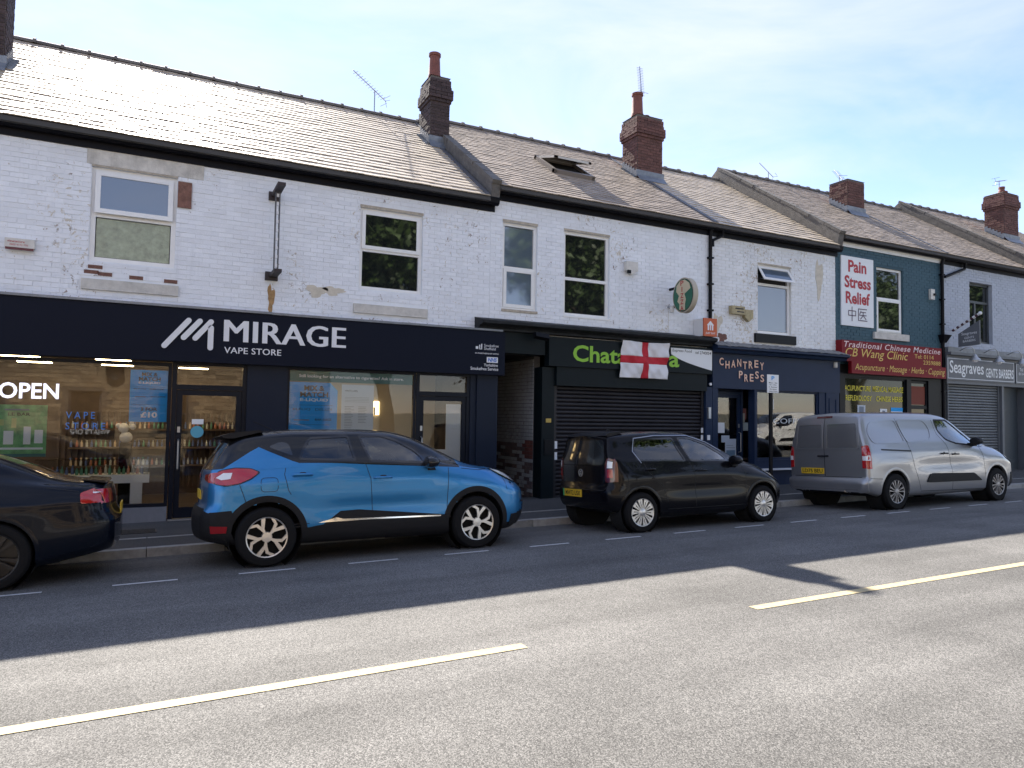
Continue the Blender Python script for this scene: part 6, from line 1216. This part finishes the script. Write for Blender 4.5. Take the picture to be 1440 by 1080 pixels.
    c.put('rear_bumper', c.patch(rnd_poly([(-.84,.34),(.84,.34),(.86,.56),(-.86,.56)], .05), 'B', .022, .02), paint_); c.put('step_trim', c.patch([(-.70,.335),(.70,.335),(.70,.38),(-.70,.38)], 'B', .024), m_trim); mb = MB(); mb.tube([c.hit('B', .14, .98, .0)[0], c.hit('B', .14, .98, .035)[0], c.hit('B', -.06, .98, .035)[0], c.hit('B', -.06, .98, 0)[0]], .016, 6); c.put('door_handle', mb, m_trim)
    c.put('brake_light', c.patch([(-.14,1.69),(.20,1.69),(.20,1.725),(-.14,1.725)], 'B', .012), m_darkl)
    plate(c, .30, .70, .52, .11, plate_s)
    c.put('front_bumper', c.patch([(-.74,.28),(.74,.28),(.80,.55),(-.80,.55)], 'F', .008), m_trim); c.put('bumper_side', c.patch([(4.35,.27),(4.66,.30),(4.68,.58),(4.40,.55)], 'R', .0075), m_trim, mirror=True)
    h1 = [(4.20,.93),(4.42,.91),(4.58,.82),(4.60,.72),(4.44,.76),(4.26,.84)]; t = c.put('headlight', c.patch(rnd_poly(h1, .03), 'R', .006), m_gloss, mirror=True); c.put('lens', c.patch(rnd_poly(inset(h1, .015), .02), 'R', .010), m_clear, t)
    c.cabin(1.9, 3.6, .45, ((2.5, .58),), 2.98, 1.07); mb = MB(); mb.box(1.95, 1.98, -.62, .62, .4, 1.62); c.put('bulkhead', mb, m_cab, smooth=False); c.finish()
    wheels(root, (WR, WF), .325, .82, wheel_meshes(.325, .215, .21, 'fan', m_galloy))
van(car_root('parked_van', 11.36, 9.3, 'silver panel van parked in front of the clinic', cat='van'), paint('silver_metallic', (.34, .345, .36), .7, .32), 'LD75 BEU')

# ---------------------------------------------------------------- dark saloon, tail in view
p_au = paint('dark_navy_paint', (.004, .006, .012), .0, .25, .55)
r_ = car_root('parked_car', -.30, 9.22, 'dark saloon with red tail light cut off by the left edge', back=True)
sp = dict(L=4.62, W=1.78, dents=((2.3, .58, 1.0, .11, .02), (1.02, .74, .45, .12, -.018), (2.3, .80, 2.1, .03, -.009)), rfade=.7, ffade=.8, bulge=.05, zmid=.6,
 ztop=[(0,.985),(.12,1.02),(.4,1.045),(.55,1.075),(.8,1.19),(1.1,1.31),(1.5,1.40),(1.9,1.425),(2.4,1.41),(2.75,1.32),(3.1,1.15),(3.35,1.02),(3.5,.98),(3.9,.93),(4.2,.87),(4.45,.77),(4.62,.62)],
 zrail=[(0,.03),(.45,.035),(.9,.07),(1.5,.08),(2.6,.07),(3.3,.04),(3.6,.03),(4.62,.03)],
 zbelt=[(0,.93),(.4,.965),(1.0,.985),(1.6,.975),(2.5,.95),(3.2,.93),(3.6,.90),(4.0,.85),(4.3,.78),(4.5,.67),(4.62,.55)],
 ybelt=[(0,.66),(.08,.72),(.25,.765),(.6,.79),(1.5,.81),(2.5,.81),(3.2,.79),(3.7,.73),(4.1,.65),(4.4,.52),(4.62,.36)],
 yrail=[(0,.58),(.2,.66),(.5,.68),(.8,.63),(1.2,.59),(1.7,.585),(2.3,.585),(2.7,.59),(3.1,.64),(3.4,.69),(3.8,.66),(4.2,.54),(4.62,.28)],
 ymax=[(0,.70),(.05,.77),(.15,.82),(.35,.86),(.8,.885),(2,.885),(3.6,.885),(4.0,.86),(4.3,.78),(4.5,.66),(4.62,.5)],
 zsill=[(0,.33),(.3,.27),(.8,.20),(2,.18),(3.8,.18),(4.62,.22)],
 xr=[(.2,.16),(.3,.04),(.42,0),(.62,0),(.70,.05),(.9,.08),(1.0,.11)], xf=[(.2,.1),(.3,.02),(.5,0),(.7,.05),(1.0,.14)])
c = Car(sp, r_, p_au); WR, WF = 1.02, 3.72
c.arch(WR, .325, .355, .395, p_au, -8, 188, .004); c.arch(WF, .325, .355, .395, p_au, -8, 188, .004)
c.opening([(.98,1.02),(1.15,1.20),(1.5,1.32),(1.62,1.01)], 'R', m_cgd, .03); c.opening([(1.70,1.01),(1.68,1.34),(2.1,1.345),(2.5,1.25),(2.95,1.03)], 'R', m_cg, .03); c.opening([(.60,-.55),(.60,.55),(1.22,.46),(1.22,-.46)], 'T', m_cgd, .04, name='rear_window', mirror=False); c.opening([(2.55,-.46),(2.55,.46),(3.2,.58),(3.25,0),(3.2,-.58)], 'T', m_cg, .04, name='windscreen', mirror=False)
t1 = [(.05,.80),(.08,.93),(.18,.945),(.31,.90),(.30,.795)]; t = c.put('tail_light', c.patch(rnd_poly(t1, .02), 'R', .008), m_redl, mirror=True)
for s_ in (-1, 1): c.put('tail_light_rear', c.patch([(s_*.44,.80),(s_*.74,.79),(s_*.74,.93),(s_*.44,.93)], 'B', .008), m_redl); 
c.put('clear_lens', c.patch([(.13,.90),(.20,.905),(.20,.94),(.14,.94)], 'R', .012), m_clear, mirror=True)
for q in ([(.28,.79),(.27,.62)], [(1.62,.99),(1.66,.6),(1.60,.25)], [(.32,.92),(.6,.965)], [(.02,.62),(.30,.61),(.62,.60)]): c.put('panel_gap', c.line(q, 'R'), m_line_, mirror=True)
plate(c, 0, .70, .52, .11, ''); handle(c, 1.32, 1.52, .88, p_au); mirror_part(c, 2.85, 1.03, .80, p_au, m_trim)
mb = MB(); mb.prism([(.10,1.015),(.30,1.035),(.30,1.025),(.09,.99)], 'y', -.62, .62); c.put('boot_lip', mb, p_au, smooth=30); mb = MB(); mb.lathe([(.045, -.02), (.045, .08), (.035, .08), (.035, -.02)], 16, (.02, -.5, .30), 'x', True); c.put('tailpipe', mb, m_chrome)
h1 = [(4.1,.82),(4.36,.80),(4.46,.68),(4.36,.66),(4.15,.72)]; c.put('headlight', c.patch(rnd_poly(h1, .03), 'R', .006), m_clear, mirror=True)
c.cabin(1.0, 3.2, .38, ((1.55, .45), (2.3, .45)), 2.6, .93); c.finish()
wheels(r_, (WR, WF), .325, .79, wheel_meshes(.325, .235, .22, 'dark', m_dalloy))
# ================================================================ the far side of the road, seen only as reflections
m_stone = M('sandstone', (.30, .225, .14), .85, var=.3, vs=3, rnd=.35, bump=.6, bs=30); m_smort = M('stone_mortar', (.15, .125, .095), .9, var=.2); m_bark = M('bark', (.07, .05, .035), .9, var=.3, vs=8, bump=.8, bs=25)
hb = thing('stone_house', (-1, -4.5, 0), 'sandstone terrace house facing the shops from across the road', 'building'); hx0, hx1, hy = -9., 6.4, -4.3
wh = [(x, x+1.0, z, z+1.5) for x in (-8, -5.4, -2.6, .2, 3., 5.2) for z in (.9, 3.6)]; mb = MB()
for q in cells(hx0, hx1, -.2, 5.8, wh): mb.box(q[0], q[1], hy-.3, hy, q[2], q[3])
wl = obj('wall', mb, m_smort, hb); st_ = []
rr = random.Random(4)
for r_i in range(40):
    z = -.1+r_i*.146; x = hx0-rr.uniform(0, .3)
    while x < hx1:
        w_ = rr.uniform(.22, .48); a, e = max(x, hx0), min(x+w_, hx1); x += w_
        if e-a > .08 and not any(h_[0] < e and h_[1] > a and h_[2] < z+.14 and h_[3] > z for h_ in wh): st_.append(bx(a+.006, e-.006, hy-.1, hy+rr.uniform(.012, .03), z+.006, z+.14))
pieces(wl, 'stone', m_stone, st_, 40, rest_name='stones_further')
for h_ in wh: 
    mb = MB(); mb.box(h_[0], h_[1], hy-.18, hy-.12, h_[2], h_[2]+.07); mb.box(h_[0], h_[1], hy-.18, hy-.12, h_[3]-.07, h_[3]); mb.box(h_[0], h_[0]+.07, hy-.18, hy-.12, h_[2]+.07, h_[3]-.07); mb.box(h_[1]-.07, h_[1], hy-.18, hy-.12, h_[2]+.07, h_[3]-.07); mb.box(h_[0]+.07, h_[1]-.07, hy-.18, hy-.12, h_[2]+.72, h_[2]+.78); w_ = obj('window', mb, m_dframe, hb); obj('pane', MB().box(h_[0]+.06, h_[1]-.06, hy-.15, hy-.145, h_[2]+.06, h_[3]-.06), m_pane, w_); obj('sill', MB().box(h_[0]-.1, h_[1]+.1, hy-.1, hy+.06, h_[2]-.14, h_[2]-.003), m_stone, w_)
mb = MB(); mb.prism([(hy+.25, 5.7), (hy-4, 8.6), (hy-8.2, 5.7)], 'x', hx0, hx1); obj('roof', mb, m_slate, hb); mb = MB(); mb.box(hx0, hx0+.2, hy-8, hy-.3, -.2, 5.8); mb.box(hx1-.2, hx1, hy-8, hy-.3, -.2, 5.8); mb.box(hx0+.2, hx1-.2, hy-8, hy-7.8, -.2, 5.8); obj('flank_walls', mb, m_stone, hb)
dsh = thing('satellite_dish', (-1.2, hy, 3.0), 'dark satellite dish on the sandstone house', 'satellite dish'); mb = MB(); mb.lathe([(0, .0), (.12, .01), (.25, .05), (.30, .08), (.25, .06), (.12, .02), (0, .012)], 20, (-1.2, hy+.2, 3.1), 'y'); obj('dish', mb, m_gut, dsh, smooth=40); mb = MB(); mb.tube([(-1.2, hy, 3.0), (-1.2, hy+.2, 3.0), (-1.2, hy+.2, 3.1)], .02, 6); mb.tube([(-1.2, hy+.2, 2.85), (-1.2, hy+.55, 3.05)], .012, 5); obj('arm', mb, m_gut, dsh)
# trees
m_leaf = M('tree_leaf', (.055, .09, .022), .55, var=.35, vs=.8, rnd=.35)
def tree_mesh(seed):
    rg = np.random.default_rng(seed); rnd = random.Random(seed); t = MB(); ends = []
    def limb(p, d, L, r, k):
        q = [p]
        for i in range(4): d = (d+Vector((rnd.uniform(-.2, .2), rnd.uniform(-.2, .2), rnd.uniform(-.02, .18)))).normalized(); q.append(q[-1]+d*L/4)
        t.tube(q, [r*(1-.12*i) for i in range(5)], 8 if k < 2 else 5)
        if k == 3: ends.append(q[-1]); ends.append(q[-2]); return
        for i in range(3 if k else 5): a = rnd.uniform(0, 6.28); e = rnd.uniform(.35, .9); dd = Vector((math.cos(a)*math.sin(e), math.sin(a)*math.sin(e), math.cos(e))); limb(q[-1] if i < 2 else q[-2], (d*.5+dd).normalized(), L*.76, r*.55, k+1)
    limb(Vector((0, 0, -.3)), Vector((0, 0, 1)), 2.6, .26, 0); E_ = np.array([tuple(e) for e in ends])
    n = 24000; ci = rg.integers(0, len(E_), n); cen = E_[ci]+rg.normal(0, .5, (n, 3)); a = rg.normal(0, 1, (n, 3)); a /= np.linalg.norm(a, axis=1)[:, None]; b = np.cross(a, rg.normal(0, 1, (n, 3))); b /= np.linalg.norm(b, axis=1)[:, None]; s_ = rg.uniform(.06, .12, (n, 1)); a *= s_*1.5; b *= s_*.8
    V = np.stack([cen-a, cen+b, cen+a, cen-b], 1).reshape(-1, 3); me = bpy.data.meshes.new('crown'); me.from_pydata(V.tolist(), [], [(4*i, 4*i+1, 4*i+2, 4*i+3) for i in range(n)]); me.materials.append(m_leaf); return t.mesh('trunk', m_bark, smooth=50), me
TM = [tree_mesh(3), tree_mesh(8)]
for i, (x, y, s_, lab) in enumerate(((10.2, -8.5, 1.75, 'tall broadleaf tree next to the sandstone house'), (21.6, -9.0, 1.75, 'second broadleaf tree along the far pavement'), (15.6, -10.5, .95, 'smaller broadleaf tree between the taller ones'), (44, -9.0, 1.6, 'broadleaf tree well beyond the white van'), (56.5, -8, 1.8, 'broadleaf tree furthest along the far pavement'), (-13, -7, 1.1, 'broadleaf tree left of the sandstone house'))):
    t_ = thing('broadleaf_tree', (x, y, gz(x, -2)), lab, 'tree', 'trees across the road'); t_.scale = (s_, s_, s_); t_.rotation_euler = (0, 0, i*1.3)
    for nm, me in zip(('trunk', 'crown'), TM[i % 2]): o = bpy.data.objects.new(nm, me); COL.objects.link(o); o.parent = t_
van(car_root('parked_van', 29.0, .15, 'white panel van parked across the road from the clinic', back=True, cat='van'), paint('white_van_paint', (.72, .71, .68), .0, .35), '')

bd = thing('notice_banner', (-1.9, -4.26, .8), 'dark banner with white capitals on the sandstone house', 'banner'); obj('board', MB().box(-2.75, -1.15, -4.27, -4.24, .72, 1.2), m_black, bd); mb = MB(); text(mb, "WHAT'S ON?", 0, 1.2, .88, 1.06, 0, bold=.015, place=lambda u, z: (-1.3-u, -4.237, z)); obj('lettering', mb, m_let, bd)
